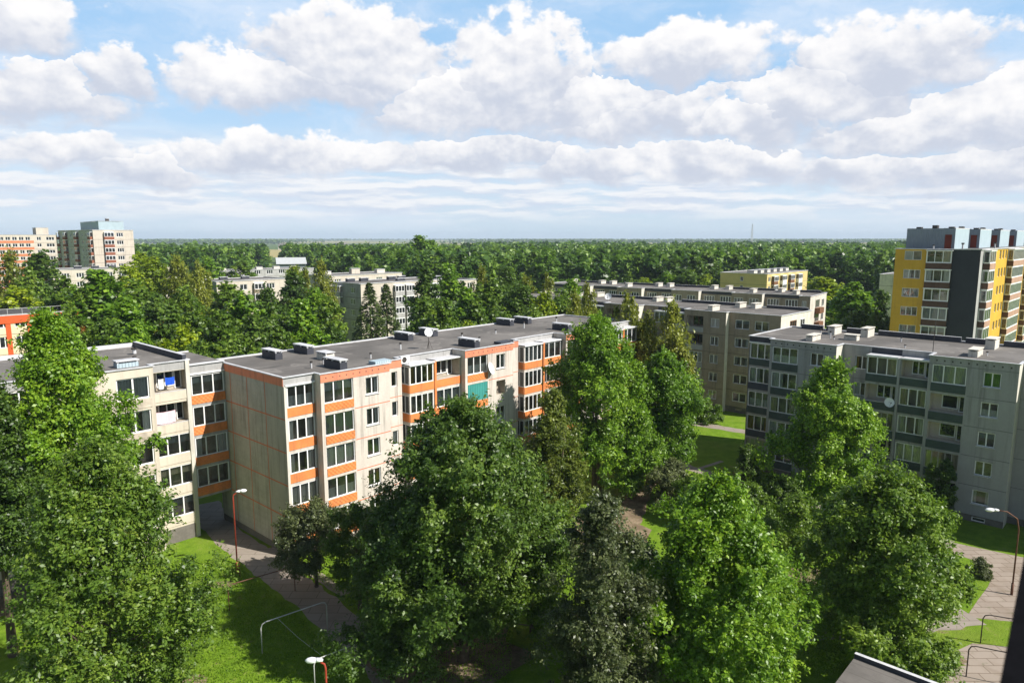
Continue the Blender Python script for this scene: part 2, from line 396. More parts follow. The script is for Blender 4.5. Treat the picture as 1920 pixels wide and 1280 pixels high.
def win_meshes(w, h, n, fm, gm, ft):
    key = (round(w, 2), round(h, 2), n, fm, gm, ft)
    if key not in WCACHE:
        f = MB()
        f.box(0, w, 0, .07, 0, ft, fm); f.box(0, w, 0, .07, h - ft, h, fm)
        f.box(0, ft, 0, .07, ft, h - ft, fm); f.box(w - ft, w, 0, .07, ft, h - ft, fm)
        edges = [0]
        if n == 2: edges += [w * .5]
        else: edges += [w * i / n for i in range(1, n)]
        edges += [w]
        for x in edges[1:-1]: f.box(x - ft * .65, x + ft * .65, .002, .068, ft, h - ft, fm)
        g = MB()
        for a, b in zip(edges[:-1], edges[1:]):
            g.quad((a + ft * .5, .04, ft * .6), (b - ft * .5, .04, ft * .6), (b - ft * .5, .04, h - ft * .6), (a + ft * .5, .04, h - ft * .6), gm)
        WCACHE[key] = (f.mesh('window'), g.mesh('pane'))
    return WCACHE[key]
def curtain_mesh(w, h, kind, mat):
    key = ('c', round(w, 1), round(h, 1), kind, mat)
    if key in WCACHE: return WCACHE[key]
    m = MB()
    def sheet(x0, x1, z0, z1, amp):
        n = max(4, int((x1 - x0) / .07)); k = m.mi(mat); b0 = len(m.v)
        for i in range(n + 1):
            x = x0 + (x1 - x0) * i / n; y = amp * math.sin(i * 1.9) + amp * .5 * math.sin(i * .7)
            m.v += [(x, y, z0), (x, y, z1)]
        for i in range(n): m.f.append((b0 + 2 * i, b0 + 2 * i + 2, b0 + 2 * i + 3, b0 + 2 * i + 1)); m.m.append(k)
    if kind == 'sides': m.box(0, w, -.02, .0, h - .05, h - .02, 'white_frame')
    if kind == 'full': sheet(.03, w - .03, .03, h - .03, .03)
    elif kind == 'sides': sheet(.03, w * .24, .03, h - .03, .035); sheet(w * .76, w - .03, .03, h - .03, .035)
    elif kind == 'left': sheet(.03, w * .45, .03, h - .03, .035)
    elif kind == 'right': sheet(w * .6, w - .03, .03, h - .03, .035)
    elif kind == 'half': sheet(.03, w - .03, h * .55, h - .03, .004)
    elif kind == 'low': sheet(.03, w - .03, .05, h * .5, .02)
    WCACHE[key] = m.mesh('curtain'); return WCACHE[key]
def window(par, T, a0, a1, z0, z1, n=2, rec=.1, fm='white_frame', gm='glass', ft=.075, cur=None, name='window', cdep=.16):
    w, h = a1 - a0, z1 - z0
    fme, gme = win_meshes(w, h, n, fm, gm, ft)
    o = link(name, fme, par); o.location = PT(T, a0, rec, z0); o.rotation_euler = (0, 0, math.atan2(T[3], T[2]))
    g = link('pane', gme, o)
    if cur is None and gm == 'glass':
        cur = rnd.choice([('full', 'curtain_white'), ('sides', 'curtain_white'), ('sides', 'curtain_cream'), ('left', 'curtain_white'), ('right', 'curtain_cream'),
                          ('half', 'blind_grey'), ('low', 'curtain_white'), None, ('full', 'blind_grey'), ('sides', 'curtain_white'), ('sides', 'curtain_yellow'), ('half', 'curtain_cream')])
    if cur:
        c = link('curtain', curtain_mesh(w, h, *cur), o); c.location = (0, cdep, 0)
    return o
def wall(mb, T, a0, a1, z0, z1, mat, holes=(), rev=.1, imat='interior'):
    """a wall face with real openings; hole = (a0, a1, z0, z1, depth of the room behind)"""
    hs = [h for h in holes if h[0] < a1 and h[1] > a0 and h[2] < z1 and h[3] > z0]
    A = sorted({a0, a1} | {min(max(h[i], a0), a1) for h in hs for i in (0, 1)})
    Zs = sorted({z0, z1} | {min(max(h[i], z0), z1) for h in hs for i in (2, 3)})
    for i in range(len(A) - 1):
        for j in range(len(Zs) - 1):
            ca, cz = (A[i] + A[i + 1]) / 2, (Zs[j] + Zs[j + 1]) / 2
            if any(h[0] < ca < h[1] and h[2] < cz < h[3] for h in hs): continue
            if A[i + 1] - A[i] < 1e-4 or Zs[j + 1] - Zs[j] < 1e-4: continue
            tq(mb, T, A[i], A[i + 1], Zs[j], Zs[j + 1], 0, mat)
    for h in hs:
        b0, b1, y0, y1, dep = h[:5]
        im = h[5] if len(h) > 5 else imat
        segs = [(0, min(rev, dep), mat)] + ([(rev, dep, im)] if dep > rev else [])
        for d0, d1, mm in segs:
            mb.quad(PT(T, b0, d0, y0), PT(T, b1, d0, y0), PT(T, b1, d1, y0), PT(T, b0, d1, y0), mm)
            mb.quad(PT(T, b0, d1, y1), PT(T, b1, d1, y1), PT(T, b1, d0, y1), PT(T, b0, d0, y1), mm)
            mb.quad(PT(T, b0, d0, y0), PT(T, b0, d1, y0), PT(T, b0, d1, y1), PT(T, b0, d0, y1), mm)
            mb.quad(PT(T, b1, d1, y0), PT(T, b1, d0, y0), PT(T, b1, d0, y1), PT(T, b1, d1, y1), mm)
        tq(mb, T, b0, b1, y0, y1, dep, im if dep > rev else mat)
def FACE(y, x=0): return (x, y, 1, 0)            # facade facing -y
def REND(x, y=0): return (x, y, 0, 1)            # right-hand end, facing +x
def LEND(x, y=0): return (x, y, 0, -1)           # left-hand end, facing -x ; a runs from y towards -y
FL = 2.7; BASE = .67
def fz(k): return BASE + FL * k
def chimney(par, x, y, z, lx, ly, h, body, cap):
    m = MB(); m.box(x - lx / 2, x + lx / 2, y - ly / 2, y + ly / 2, z, z + h, body); o = m.build('chimney', par)
    c = MB(); c.box(x - lx / 2 - .06, x + lx / 2 + .06, y - ly / 2 - .06, y + ly / 2 + .06, z + h + .14, z + h + .22, cap)
    for sx in (-1, 1):
        for sy in (-1, 0, 1):
            px, py = x + sx * (lx / 2 - .08), y + sy * (ly / 2 - .08); c.box(px - .06, px + .06, py - .06, py + .06, z + h, z + h + .14, cap)
    c.build('cap', o)
def vent_pipe(par, x, y, z, h=.6, r=.07):
    m = MB(); m.tube([(x, y, z), (x, y, z + h)], r, 'zinc', 8); m.tube([(x, y, z + h * .8), (x, y, z + h)], r * 1.7, 'dark_metal', 8); m.build('vent_pipe', par)
def roof_part(par, poly_rects, z, mat='roof_felt'):
    m = MB()
    for x0, x1, y0, y1 in poly_rects: m.quad((x0, y0, z), (x1, y0, z), (x1, y1, z), (x0, y1, z), mat)
    return m.build('roof', par)
def rim(mb, pts, z, w=.22, h=.07, mat='zinc'):
    """metal coping along a roof edge (axis-aligned polyline)"""
    for (x0, y0), (x1, y1) in zip(pts[:-1], pts[1:]):
        xa, xb = min(x0, x1), max(x0, x1); ya, yb = min(y0, y1), max(y0, y1)
        if xb - xa < 1e-6: mb.box(xa - w / 2, xa + w / 2, ya + w / 2, yb - w / 2, z, z + h, mat)
        else: mb.box(xa - w / 2, xb + w / 2, ya - w / 2, ya + w / 2, z, z + h, mat)
# ------------------------------------------------------------------ five-storey panel blocks
ZT = 14.81
class Block:
    def __init__(s, name, x, y, ang, label, group=None, cat='apartment block', z=0.):
        s.root = empty(name, x, y, z, ang, label, cat, group); s.w = MB(); s.segs = []
    def done(s): return s.w.build('wall', s.root)
    def plan(s, segs, depth, zt=ZT, wmat='beige_panel', endmat=None, roofmat='roof_felt', cop='zinc', left=True, right=True, back=True, z0=0.):
        """outer shell behind the facade pieces: returns between steps, ends, back, roof with coping"""
        w = s.w
        for (x0, x1, y), (u0, u1, v) in zip(segs[:-1], segs[1:]):
            if abs(y - v) > 1e-4: tq(w, LEND(x1, max(y, v)), 0, abs(y - v), z0, zt, 0, wmat)
        if left: tq(w, LEND(segs[0][0], depth), 0, depth - segs[0][2], z0, zt, 0, endmat or wmat)
        if right: tq(w, REND(segs[-1][1], segs[-1][2]), 0, depth - segs[-1][2], z0, zt, 0, endmat or wmat)
        if back: w.quad((segs[-1][1], depth, z0), (segs[0][0], depth, z0), (segs[0][0], depth, zt), (segs[-1][1], depth, zt), wmat)
        roof_part(s.root, [(x0, x1, y, depth) for x0, x1, y in segs], zt - .06, roofmat)
        c = MB(); pts = []
        for x0, x1, y in segs: pts += [(x0, y), (x1, y)]
        pts = [p for i, p in enumerate(pts) if i == 0 or p != pts[i - 1]]
        rim(c, pts, zt, mat=cop)
        c.box(segs[0][0] - .11, segs[-1][1] + .11, depth - .13, depth + .13, zt - .02, zt + .1, cop)
        c.box(segs[0][0] - .11, segs[0][0] + .12, segs[0][2] + .11, depth - .13, zt - .01, zt + .075, cop)
        c.box(segs[-1][1] - .12, segs[-1][1] + .11, segs[-1][2] + .11, depth - .13, zt - .01, zt + .075, cop)
        c.build('coping', s.root)
    def panel(s, T, a0, a1, z0, z1, mat, d0=-.045, d1=.0, name='balcony_panel', label=None):
        m = MB(); tbox(m, T, a0, a1, d0, d1, z0, z1, mat); return tag(m.build(name, s.root), label)

def bay(b, x0, st, floors=range(5), y=0., two=None, skip3=()):
    """6.85 m wide bay: a triple window over a relief panel, then a two-pane window"""
    T = FACE(y); holes = []; a, c = x0 + .32, x0 + 3.1; d, e = x0 + 4.35, x0 + 5.68
    for k in floors:
        z = fz(k); holes += [(a, c, z + .88, z + 2.62, .9), (d, e, z + .95, z + 2.42, .8)]
    holes += [(x0 + 4.6, x0 + 5.7, .16, .48, .4)] if st.get('cellar') else []
    wall(b.w, T, x0, x0 + 6.85, .62, ZT, st['wall'], holes)
    wall(b.w, FACE(y + .05), x0, x0 + 6.85, 0, .62, 'plinth', holes)
    for k in floors:
        z = fz(k)
        if k in st.get('teal', {}).get(x0, ()):
            b.panel(T, a, c, z + .88, z + 2.62, 'teal_sheet', .02, .08, 'balcony_cover', 'teal sheet closing the window'); b.panel(T, a, c, z + .18, z + .86, st['relief'])
            continue
        if k in skip3: pass
        else: window(b.root, T, a, c, z + .88, z + 2.62, 3, fm=st['frame'])
        b.panel(T, a, c, z + .18, z + .86, st['relief'], name='relief_panel')
        window(b.root, T, d, e, z + .95, z + 2.42, 2, fm=st['frame'])
        m = MB(); tbox(m, T, d - .06, e + .06, -.09, .0, z + .90, z + .94, 'zinc'); m.build('sill', b.root)
        if k: tq(b.w, T, c + .1, x0 + 6.85, z - .035, z + .035, -.006, st['joint'])
    f = MB(); tbox(f, T, x0, x0 + 6.85, -.03, -.0, 14.12, ZT, st['fascia']); o = f.build('fascia', b.root)
    for i in range(10):
        q = x0 + .5 + i * .65; tq(b.w, T, q - .05, q + .05, 14.40, 14.5, -.034, 'interior_dark')
def recess(b, x0, x1, st, y, floors=range(5), wx=None, n=1, wz=(.95, 2.3)):
    T = FACE(y); holes = [(wx[0], wx[1], fz(k) + wz[0], fz(k) + wz[1], .8) for k in floors] if wx else []
    wall(b.w, T, x0, x1, .62, ZT, st['wall2'], holes); wall(b.w, FACE(y + .05), x0, x1, 0, .62, 'plinth')
    for h in holes: window(b.root, T, h[0], h[1], h[2], h[3], n, fm=st['frame'])
    for k in floors:
        if k: tq(b.w, T, x0, x1, fz(k) - .03, fz(k) + .03, -.006, st['joint'])
    if st.get('rec_fascia'):
        m = MB(); tbox(m, T, x0, x1, -.02, 0, 14.2, ZT, st['rec_fascia']); m.build('fascia', b.root)
def loggia(b, x0, x1, y, st, k, mode='glazed', panel=None, n=3, depth=1.15, gl_x=None):
    """one storey of a loggia stack: slab edge, parapet panel, glazing or an open recess"""
    T = FACE(y); z = fz(k); top = z + 2.64
    g0, g1 = (x0 + .09, x1 - .09) if gl_x is None else gl_x
    hole = (g0, g1, z + .90, z + 2.60, depth, st.get('log_in', 'interior'))
    wall(b.w, T, x0, x1, z - .06, z + 2.64, st['slab'], [hole], rev=.02)
    b.panel(T, x0 + .02, x1 - .02, z + .14, z + .88, panel or st['panel'])
    if mode == 'glazed': window(b.root, T, g0, g1, z + .90, z + 2.60, n, rec=.02, fm=st['frame'], name='glazing', cdep=.3)
    elif mode == 'old':
        window(b.root, T, g0, g1, z + .90, z + 2.60, 5, rec=.03, fm='old_frame', ft=.05, name='glazing', cdep=.3)
    else:
        w = g1 - g0
        window(b.root, T, g0 + w * .28, g0 + w * .76, z + 1.15, z + 2.45, 2, rec=depth - .09, fm='white_frame', gm='glass_dark', name='window')
        window(b.root, T, g0 + w * .78, g1 - .05, z + .92, z + 2.45, 1, rec=depth - .09, fm='white_frame', gm='glass_dark', name='balcony_door')
        m = MB(); tbox(m, T, x0, x1, -.06, .02, z + .885, z + .93, 'zinc'); m.build('handrail', b.root)
def base_strip(b, x0, x1, y): wall(b.w, FACE(y), x0, x1, 0, fz(0) - .06, 'plinth')

# ---- A: the grey and orange block in the middle
AX, AY, AANG = -15.295, 54.672, 47.53
b = Block('apartment_block', AX, AY, AANG, 'grey five storey apartment block with bright orange balconies and blank tiled end wall')
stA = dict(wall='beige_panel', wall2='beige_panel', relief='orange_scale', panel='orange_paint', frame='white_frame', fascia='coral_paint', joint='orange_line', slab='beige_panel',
           teal={15.95: (3,)}, rec_fascia=None, log_in='interior')
DA = 12.7
segs = [(-2.75, 0, .85), (0, 6.85, 0), (6.85, 8.9, .9), (8.9, 15.95, 1.85), (15.95, 22.8, 0), (22.8, 24.6, .9), (24.6, 31.7, 1.85), (31.7, 38.55, 0), (38.55, 40.3, .9), (40.3, 47.3, 1.85)]
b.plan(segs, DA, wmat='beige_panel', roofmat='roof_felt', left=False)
# end wall: pressed tile panels, orange joints, coral top band
T = LEND(-2.75, DA); LA = DA - .85
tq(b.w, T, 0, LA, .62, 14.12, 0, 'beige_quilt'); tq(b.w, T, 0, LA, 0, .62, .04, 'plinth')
tq(b.w, T, LA - 2.95, LA, 3.2, 14.12, -.004, 'beige_panel_shaded')
for k in range(1, 5): tq(b.w, T, 0, LA, fz(k) - .045, fz(k) + .045, -.010, 'orange_line')
for q in (2.95, 5.9, 8.9): tq(b.w, T, q - .04, q + .04, .62, 14.12, -.014, 'orange_line')
f = MB(); tbox(f, T, 0, LA - .02, -.03, 0, 14.12, ZT, 'coral_paint'); f.build('fascia', b.root)
pl = MB(); tbox(pl, FACE(.85), -2.75, -2.55, -.06, .05, .5, 14.12, 'plaster_light'); pl.build('pillar', b.root)
for x in (12.40, 28.2, 43.9): pl = MB(); tbox(pl, FACE(.5), x, x + .22, -.12, .2, .3, 14.2, 'orange_paint'); pl.build('pillar', b.root)
def bal_top(b, x0, x1, y, yb, z=14.17, mat='zinc', edge='white_frame'):
    m = MB(); m.box(x0, x1, y - .08, yb - .005, z, z + .07, mat); m.box(x0 - .03, x1 + .03, y - .14, y - .08, z - .04, z + .09, edge); m.build('balcony_roof', b.root)
for x0 in (0, 15.95, 31.7): bay(b, x0, stA)
base_strip(b, -2.55, 0, .85)
for k in range(5): loggia(b, -2.55, -.02, .87, stA, k, 'glazed')
tq(b.w, FACE(.87), -2.75, 0, fz(4) + 2.64, ZT, 0, 'tower_grey'); bal_top(b, -2.6, -.05, .87, 1.6, 14.14)
for x0, x1, wx in ((6.85, 8.9, (7.75, 8.4)), (22.8, 24.6, None), (38.55, 40.3, None)):
    recess(b, x0, x1, stA, .9, wx=wx)
    m = MB(); tbox(m, FACE(.9), x0, x1, -.03, 0, 14.12, ZT, 'coral_paint'); m.build('fascia', b.root)
for x0 in (9.45, 25.15, 40.9):
    wall(b.w, FACE(1.85), x0 - .55, x0 + 6.5, 0, ZT, 'tower_grey')
    base_strip(b, x0, x0 + 2.95, .5); base_strip(b, x0 + 3.17, x0 + 6.45, .62)
    for k in range(5):
        loggia(b, x0, x0 + 2.95, .5, stA, k, 'glazed', n=4)
        m2 = 'old' if (x0 > 20 and k == 3) else ('open' if (x0 < 20 and k == 4) else 'glazed')
        loggia(b, x0 + 3.17, x0 + 6.45, .62, stA, k, m2, n=3)
        TL = LEND(x0, 1.85); z = fz(k)
        tq(b.w, TL, 0, 1.35, z - .06, z + .9, 0, 'beige_panel'); tq(b.w, TL, 0, 1.35, z + 2.6, z + 2.64, 0, 'beige_panel')
        b.panel(TL, 0.02, 1.33, z + .14, z + .88, 'orange_paint', -.04, 0, 'balcony_panel')
        window(b.root, TL, .05, 1.3, z + .9, z + 2.6, 2, rec=0, gm='glass_dark', name='glazing')
    bal_top(b, x0, x0 + 2.97, .5, 1.85, 14.15); bal_top(b, x0 + 3.2, x0 + 6.45, .62, 1.85, 14.20)
for x, y in ((1.5, 10.2), (5.0, 10.7), (17, 10.6), (20.9, 11.1), (33.7, 11.3), (36.6, 10.9), (2.7, 1.9), (18.5, 2.1), (34.7, 3.0)):
    chimney(b.root, x, y, ZT - .06, .7, 2.4, .62, 'cladding_and_shade', 'zinc')
chimney(b.root, 4.5, 6.2, ZT - .06, .9, 1.5, .5, 'plaster_light', 'zinc')
for x, y, h in ((3.0, 4.2, .5), (1.2, 3.2, .6), (7.4, 3.4, .55), (12.5, 5.5, .7), (20.5, 5.2, .9), (21.5, 3.6, .5), (27, 6.5, .5), (33, 7.5, .8), (38, 6.5, 1.1)): vent_pipe(b.root, x, y, ZT - .06, h)
m = MB(); m.box(5.6, 7.3, .25, 1.25, ZT - .06, ZT + .25, 'sheet_light'); m.build('roof_hatch', b.root)
m = MB(); m.box(21.3, 23.2, .3, 1.3, ZT - .06, ZT + .2, 'cladding_and_shade'); m.build('roof_hatch', b.root)
b.done()

# ---- B: link over the passage
b = Block('link_block', AX, AY, AANG, 'narrow link block with orange panels bridging the passage beside the tiled end wall', cat='apartment block')
stB = dict(stA); T = FACE(10.75)
for k in range(1, 5):
    loggia(b, -5.75, -2.78, 10.75, dict(stB, slab='tower_grey'), k, 'glazed', panel='orange_scale', n=3)
tq(b.w, T, -5.75, -2.78, fz(4) + 2.64, 15.1, 0, 'tower_grey')
b.w.quad((-5.75, 10.75, fz(1) - .06), (-2.78, 10.75, fz(1) - .06), (-2.78, 18, fz(1) - .06), (-5.75, 18, fz(1) - .06), 'tower_grey')
b.w.quad((-5.75, 18, fz(1) - .06), (-2.78, 18, fz(1) - .06), (-2.78, 18, 15.1), (-5.75, 18, 15.1), 'tower_grey')
tq(b.w, LEND(-5.75, 18), 0, 7.25, 0, 15.1, 0, 'tower_grey')
roof_part(b.root, [(-5.75, -2.78, 10.75, 18)], 15.0)
c = MB(); c.box(-5.8, -2.75, 10.62, 10.86, 14.98, 15.1, 'zinc'); c.box(-5.8, -2.75, 17.9, 18.1, 14.98, 15.1, 'zinc'); c.build('coping', b.root)
m = MB(); tbox(m, T, -5.75, -2.78, -.10, 0, 14.15, 14.27, 'white_frame'); m.build('gutter', b.root)
b.done()

# ---- C: cream block to the left, floors half a step higher
b = Block('apartment_block', AX, AY, AANG, 'cream five storey block with laundry on open loggias, left of the passage', z=.66)
stC = dict(wall='cream_panel', wall2='cream_panel', relief='cream_quilt', panel='cream_panel', frame='white_frame', fascia='cream_panel', joint='plinth', slab='cream_panel', log_in='interior')
segs = [(-47.5, -42.7, 10.75), (-42.7, -35.85, 9.85), (-35.85, -28.7, 10.75), (-28.7, -21.85, 9.85), (-21.85, -15.8, 10.75), (-15.8, -8.95, 9.85), (-8.95, -5.77, 10.75)]
b.plan(segs, 22.6, wmat='cream_panel', cop='zinc', z0=-.75)
for x0 in (-15.8, -28.7, -42.7):
    T = FACE(9.85); hs = []
    for k in range(5):
        hs += [(x0 + 4.1, x0 + 6.5, fz(k) + .88, fz(k) + 2.62, .9), (x0 + .9, x0 + 2.3, fz(k) + .95, fz(k) + 2.4, .8)]
    hs += [(x0 + 4.6, x0 + 5.8, .12, .5, .4)]
    wall(b.w, T, x0, x0 + 6.85, -.7, ZT, 'cream_panel', hs)
    for h in hs[:-1]:
        window(b.root, T, h[0], h[1], h[2], h[3], 2, ft=.1)
        if h[1] - h[0] > 2: b.panel(T, h[0] - .1, h[1] + .1, h[2] - .78, h[2] - .04, 'cream_quilt', name='relief_panel')
for x0, x1 in ((-8.95, -5.9), (-21.85, -15.8), (-35.85, -28.7), (-47.5, -42.7)):
    base_strip(b, x0, x1, 10.75); wall(b.w, FACE(10.75), x0, x1, -.75, 0, 'plinth'); n = 1 if x1 - x0 < 4 else 2
    for q in range(n):
        xa, xb = x0 + (x1 - x0) * q / n, x0 + (x1 - x0) * (q + 1) / n
        for k in range(5): loggia(b, xa, xb, 10.75, stC, k, 'open' if (n == 1 and k >= 3) else 'glazed', n=3)
    tq(b.w, FACE(10.75), x0, x1, fz(4) + 2.64, ZT, 0, 'tower_grey')
pl = MB(); tbox(pl, FACE(10.75), -6.1, -5.77, -.12, .1, -.75, ZT + .02, 'plaster_light'); pl.build('pillar', b.root)
c = MB()
for x in (-5.9, -12.4, -26): c.box(x - .16, x + .16, 11.2, 22.3, ZT - .05, ZT + .42, 'cladding_and_shade', 'zinc')  # dark body: shade of the inner face put into the colour
c.box(-30, -6.1, 22.2, 22.5, ZT - .05, ZT + .3, 'zinc'); c.build('parapet', b.root)
vent_pipe(b.root, -7.6, 17.5, ZT, .5, .16); vent_pipe(b.root, -9, 13.5, ZT, .4, .1)
chimney(b.root, -10.3, 11.6, ZT - .06, 1.6, .8, .35, 'sheet_light', 'zinc')
b.done()

# ---- F: grey block with dark green balconies on the right
FX, FY, FANG = 27.79, 74.30, -44.03
b = Block('apartment_block', FX, FY, FANG, 'grey block with dark green balcony panels behind the pointed green tree')
stF = dict(wall='grey_panel', wall2='grey_panel', relief='green_grey_panel', panel='green_grey_panel', frame='white_frame', fascia='grey_panel', joint='grey_joint', slab='grey_panel', cellar=True, log_in='tower_cream')
segs = [(-2.75, 0, .85), (0, 6.85, 0), (6.85, 15.15, 1.9), (15.15, 22, 0), (22, 30.3, 1.9), (30.3, 37.15, 0), (37.15, 45, 1.9)]
b.plan(segs, 12.2, wmat='plaster_light', endmat='plaster_light')
for x0 in (0, 15.15, 30.3):
    T = FACE(0); a, c, d, e = x0 + .3, x0 + 3.02, x0 + 4.3, x0 + 5.62; hs = []
    for k in range(5):
        z = fz(k); op = (x0 > 10 and k in (2, 3)); hs += [(a, c, z + .9, z + 2.58, 1.15 if op else .9, 'tower_cream' if op else 'interior'), (d, e, z + 1.05, z + 2.36, .8)]
    hs.append((x0 + 4.45, x0 + 5.5, .1, .48, .3, 'interior_dark'))
    wall(b.w, T, x0, x0 + 6.85, .62, ZT, 'grey_panel', hs); wall(b.w, FACE(.05), x0, x0 + 6.85, 0, .62, 'plinth', hs)
    window(b.root, FACE(.05), x0 + 4.45, x0 + 5.5, .1, .48, 1, rec=.05, gm='glass_dark', name='cellar_window')
    for k in range(5):
        z = fz(k)
        if x0 > 10 and k in (2, 3):
            w_ = c - a
            window(b.root, T, a + w_ * .28, a + w_ * .76, z + 1.15, z + 2.4, 1, rec=1.04, gm='glass_dark')
            window(b.root, T, a + w_ * .79, c - .06, z + .92, z + 2.4, 1, rec=1.04, gm='glass_dark', name='balcony_door')
        elif x0 > 10 and k == 1: window(b.root, T, a, c, z + .9, z + 2.58, 5, rec=.03, fm='old_frame', ft=.05, name='glazing')
        elif x0 > 10 and k == 0: window(b.root, T, a, c, z + .9, z + 2.58, 2, rec=.06, fm='brown_joint' if False else 'old_frame', gm='glass_dark', name='glazing')
        else: window(b.root, T, a, c, z + .9, z + 2.58, 3, rec=.03, name='glazing')
        b.panel(T, a - .03, c + .03, z + .1, z + .86, 'green_grey_panel')
        cu = {(15.15, 4): ('full', 'curtain_green'), (15.15, 2): ('half', 'blind_grey')}.get((x0, k))
        window(b.root, T, d, e, z + 1.05, z + 2.36, 1 if (x0 > 10 and k == 0) else 2, cur=cu)
        m = MB(); tbox(m, T, d - .06, e + .06, -.1, 0, z + 1.0, z + 1.045, 'zinc'); m.build('sill', b.root)
        if k: tq(b.w, T, c + .15, x0 + 6.85, z - .035, z + .035, -.006, 'grey_joint')
    for i in range(10): q = x0 + .6 + i * .63; tq(b.w, T, q - .065, q + .065, 14.38, 14.51, -.004, 'interior_dark')
    tq(b.w, T, x0, x0 + 6.85, 14.06, 14.12, -.005, 'grey_joint')
base_strip(b, -2.7, 0, .87); md = ['old', 'glazed', 'glazed', 'glazed', 'glazed']
for k in range(5): loggia(b, -2.7, -.05, .87, stF, k, md[k], panel='slate_panel' if k in (1, 3) else None)
tq(b.w, FACE(.87), -2.75, 0, fz(4) + 2.64, ZT, 0, 'cladding_and_shade'); bal_top(b, -2.7, -.1, .87, 1.5, 14.15)
for x0 in (6.85, 22, 37.15):
    wx = (x0 + 1.25, x0 + 2.5)
    recess(b, x0, x0 + 2.75, dict(stF), 1.9, wx=wx, n=2)
    if x0 > 30: continue
    wall(b.w, FACE(1.9), x0 + 2.75, x0 + 8.3, 0, ZT, 'grey_panel')
    tq(b.w, FACE(1.9), x0 + 2.75, x0 + 5.5, 14.2, ZT, -.01, 'cladding_and_shade')
    xa = x0 + 2.75
    base_strip(b, xa, xa + 2.85, .45); base_strip(b, xa + 3.05, xa + 5.5, .55)
    ml = ['open', 'open', 'old', 'open', 'glazed']; mr = ['old', 'glazed', 'glazed', 'glazed', 'open']
    for k in range(5):
        loggia(b, xa, xa + 2.85, .45, stF, k, ml[k], n=3); loggia(b, xa + 3.05, xa + 5.5, .55, stF, k, mr[k], n=3)
        z = fz(k); tq(b.w, LEND(xa, 1.9), 0, 1.45, z - .06, z + 2.64, 0, 'grey_panel')
    pl = MB(); tbox(pl, FACE(.45), xa + 2.85, xa + 3.05, -.1, 1.4, 0, 14.2, 'grey_panel'); pl.build('pillar', b.root)
    bal_top(b, xa, xa + 2.85, .45, 1.9, 14.16); bal_top(b, xa + 3.05, xa + 5.5, .55, 1.9, 14.16)
for x, y, lx, ly, h in ((3.4, 2.9, .7, 2.3, .45), (3.2, 9.7, .75, 2.2, .75), (6.3, 5.9, 1.3, .9, .4), (6.6, 10.0, .75, 2.2, .8), (18.1, 3.3, .75, 2.3, .5), (18.3, 9.6, .8, 2.2, .85), (33.4, 3.2, .75, 2.3, .5), (33.3, 9.6, .8, 2.2, .8)):
    chimney(b.root, x, y, ZT - .06, lx, ly, h, 'plaster_light', 'plaster_light')
c = MB()
for x0, x1 in ((-1.4, 1.1), (1.5, 2.7), (3.8, 6.0), (7.2, 15.2), (15.6, 17.8), (18.9, 32), (34, 44)): c.box(x0, x1, 11.75, 12.06, ZT - .05, ZT + .5, 'cladding_and_shade', 'zinc')  # near-black sides carry the inner face's shade as colour
c.build('parapet', b.root)
for x, y, h in ((2.2, 8.2, .55), (4.2, 5.6, .8), (4.8, 5.0, .3), (10.5, 8.2, .5), (18.9, 3.9, .4), (12, 4, .3)): vent_pipe(b.root, x, y, ZT - .06, h)
m = MB(); m.tube([(14.75, 2.7, ZT - .06), (14.75, 2.7, ZT + 3.0)], .03, 'dark_metal', 6); m.build('antenna', b.root)
b.done()

# ---- G1: beige-brown block behind it
GX, GY = 31.24, 101.31
b = Block('apartment_block', GX, GY, -44, 'beige brown block with small white windows, behind the bright ash trees')
stG = dict(wall='brown_panel', wall2='brown_panel', relief='brown_panel', panel='brown_panel', frame='white_frame', fascia='brown_panel', joint='brown_joint', slab='brown_panel', log_in='interior')
segs = [(-45.45, -37.15, 1.7), (-37.15, -30.3, 0), (-30.3, -22.0, 1.7), (-22, -15.15, 0), (-15.15, -6.85, 1.7), (-6.85, 0, 0), (0, 7.75, .9)]
b.plan(segs, 11.6, wmat='plaster_light', endmat='plaster_light')
for x0 in (-37.15, -22, -6.85):
    T = FACE(0); hs = []
    for k in range(5): hs += [(x0 + .45, x0 + 3.2, fz(k) + .9, fz(k) + 2.5, 1.1), (x0 + 4.4, x0 + 5.8, fz(k) + 1.0, fz(k) + 2.35, .7)]
    wall(b.w, T, x0, x0 + 6.85, .9, ZT, 'brown_panel', hs); wall(b.w, FACE(.04), x0, x0 + 6.85, 0, .9, 'plinth')
    for i, h in enumerate(hs):
        if h[1] - h[0] > 2:
            mode = i // 2
            if mode in (4, 3): window(b.root, T, h[0] + .6, h[1] - .4, h[2] + .1, h[3], 2, rec=.95, fm='balcony_wood', gm='glass_dark')
            else: window(b.root, T, *h[:4], 4, rec=.03, name='glazing')
            b.panel(T, h[0] - .05, h[1] + .05, h[2] - .8, h[2] - .05, 'tower_grey')
        else: window(b.root, T, *h[:4], 2, ft=.09)
    for k in range(1, 5): tq(b.w, T, x0, x0 + 6.85, fz(k) - .03, fz(k) + .03, -.006, 'brown_joint')
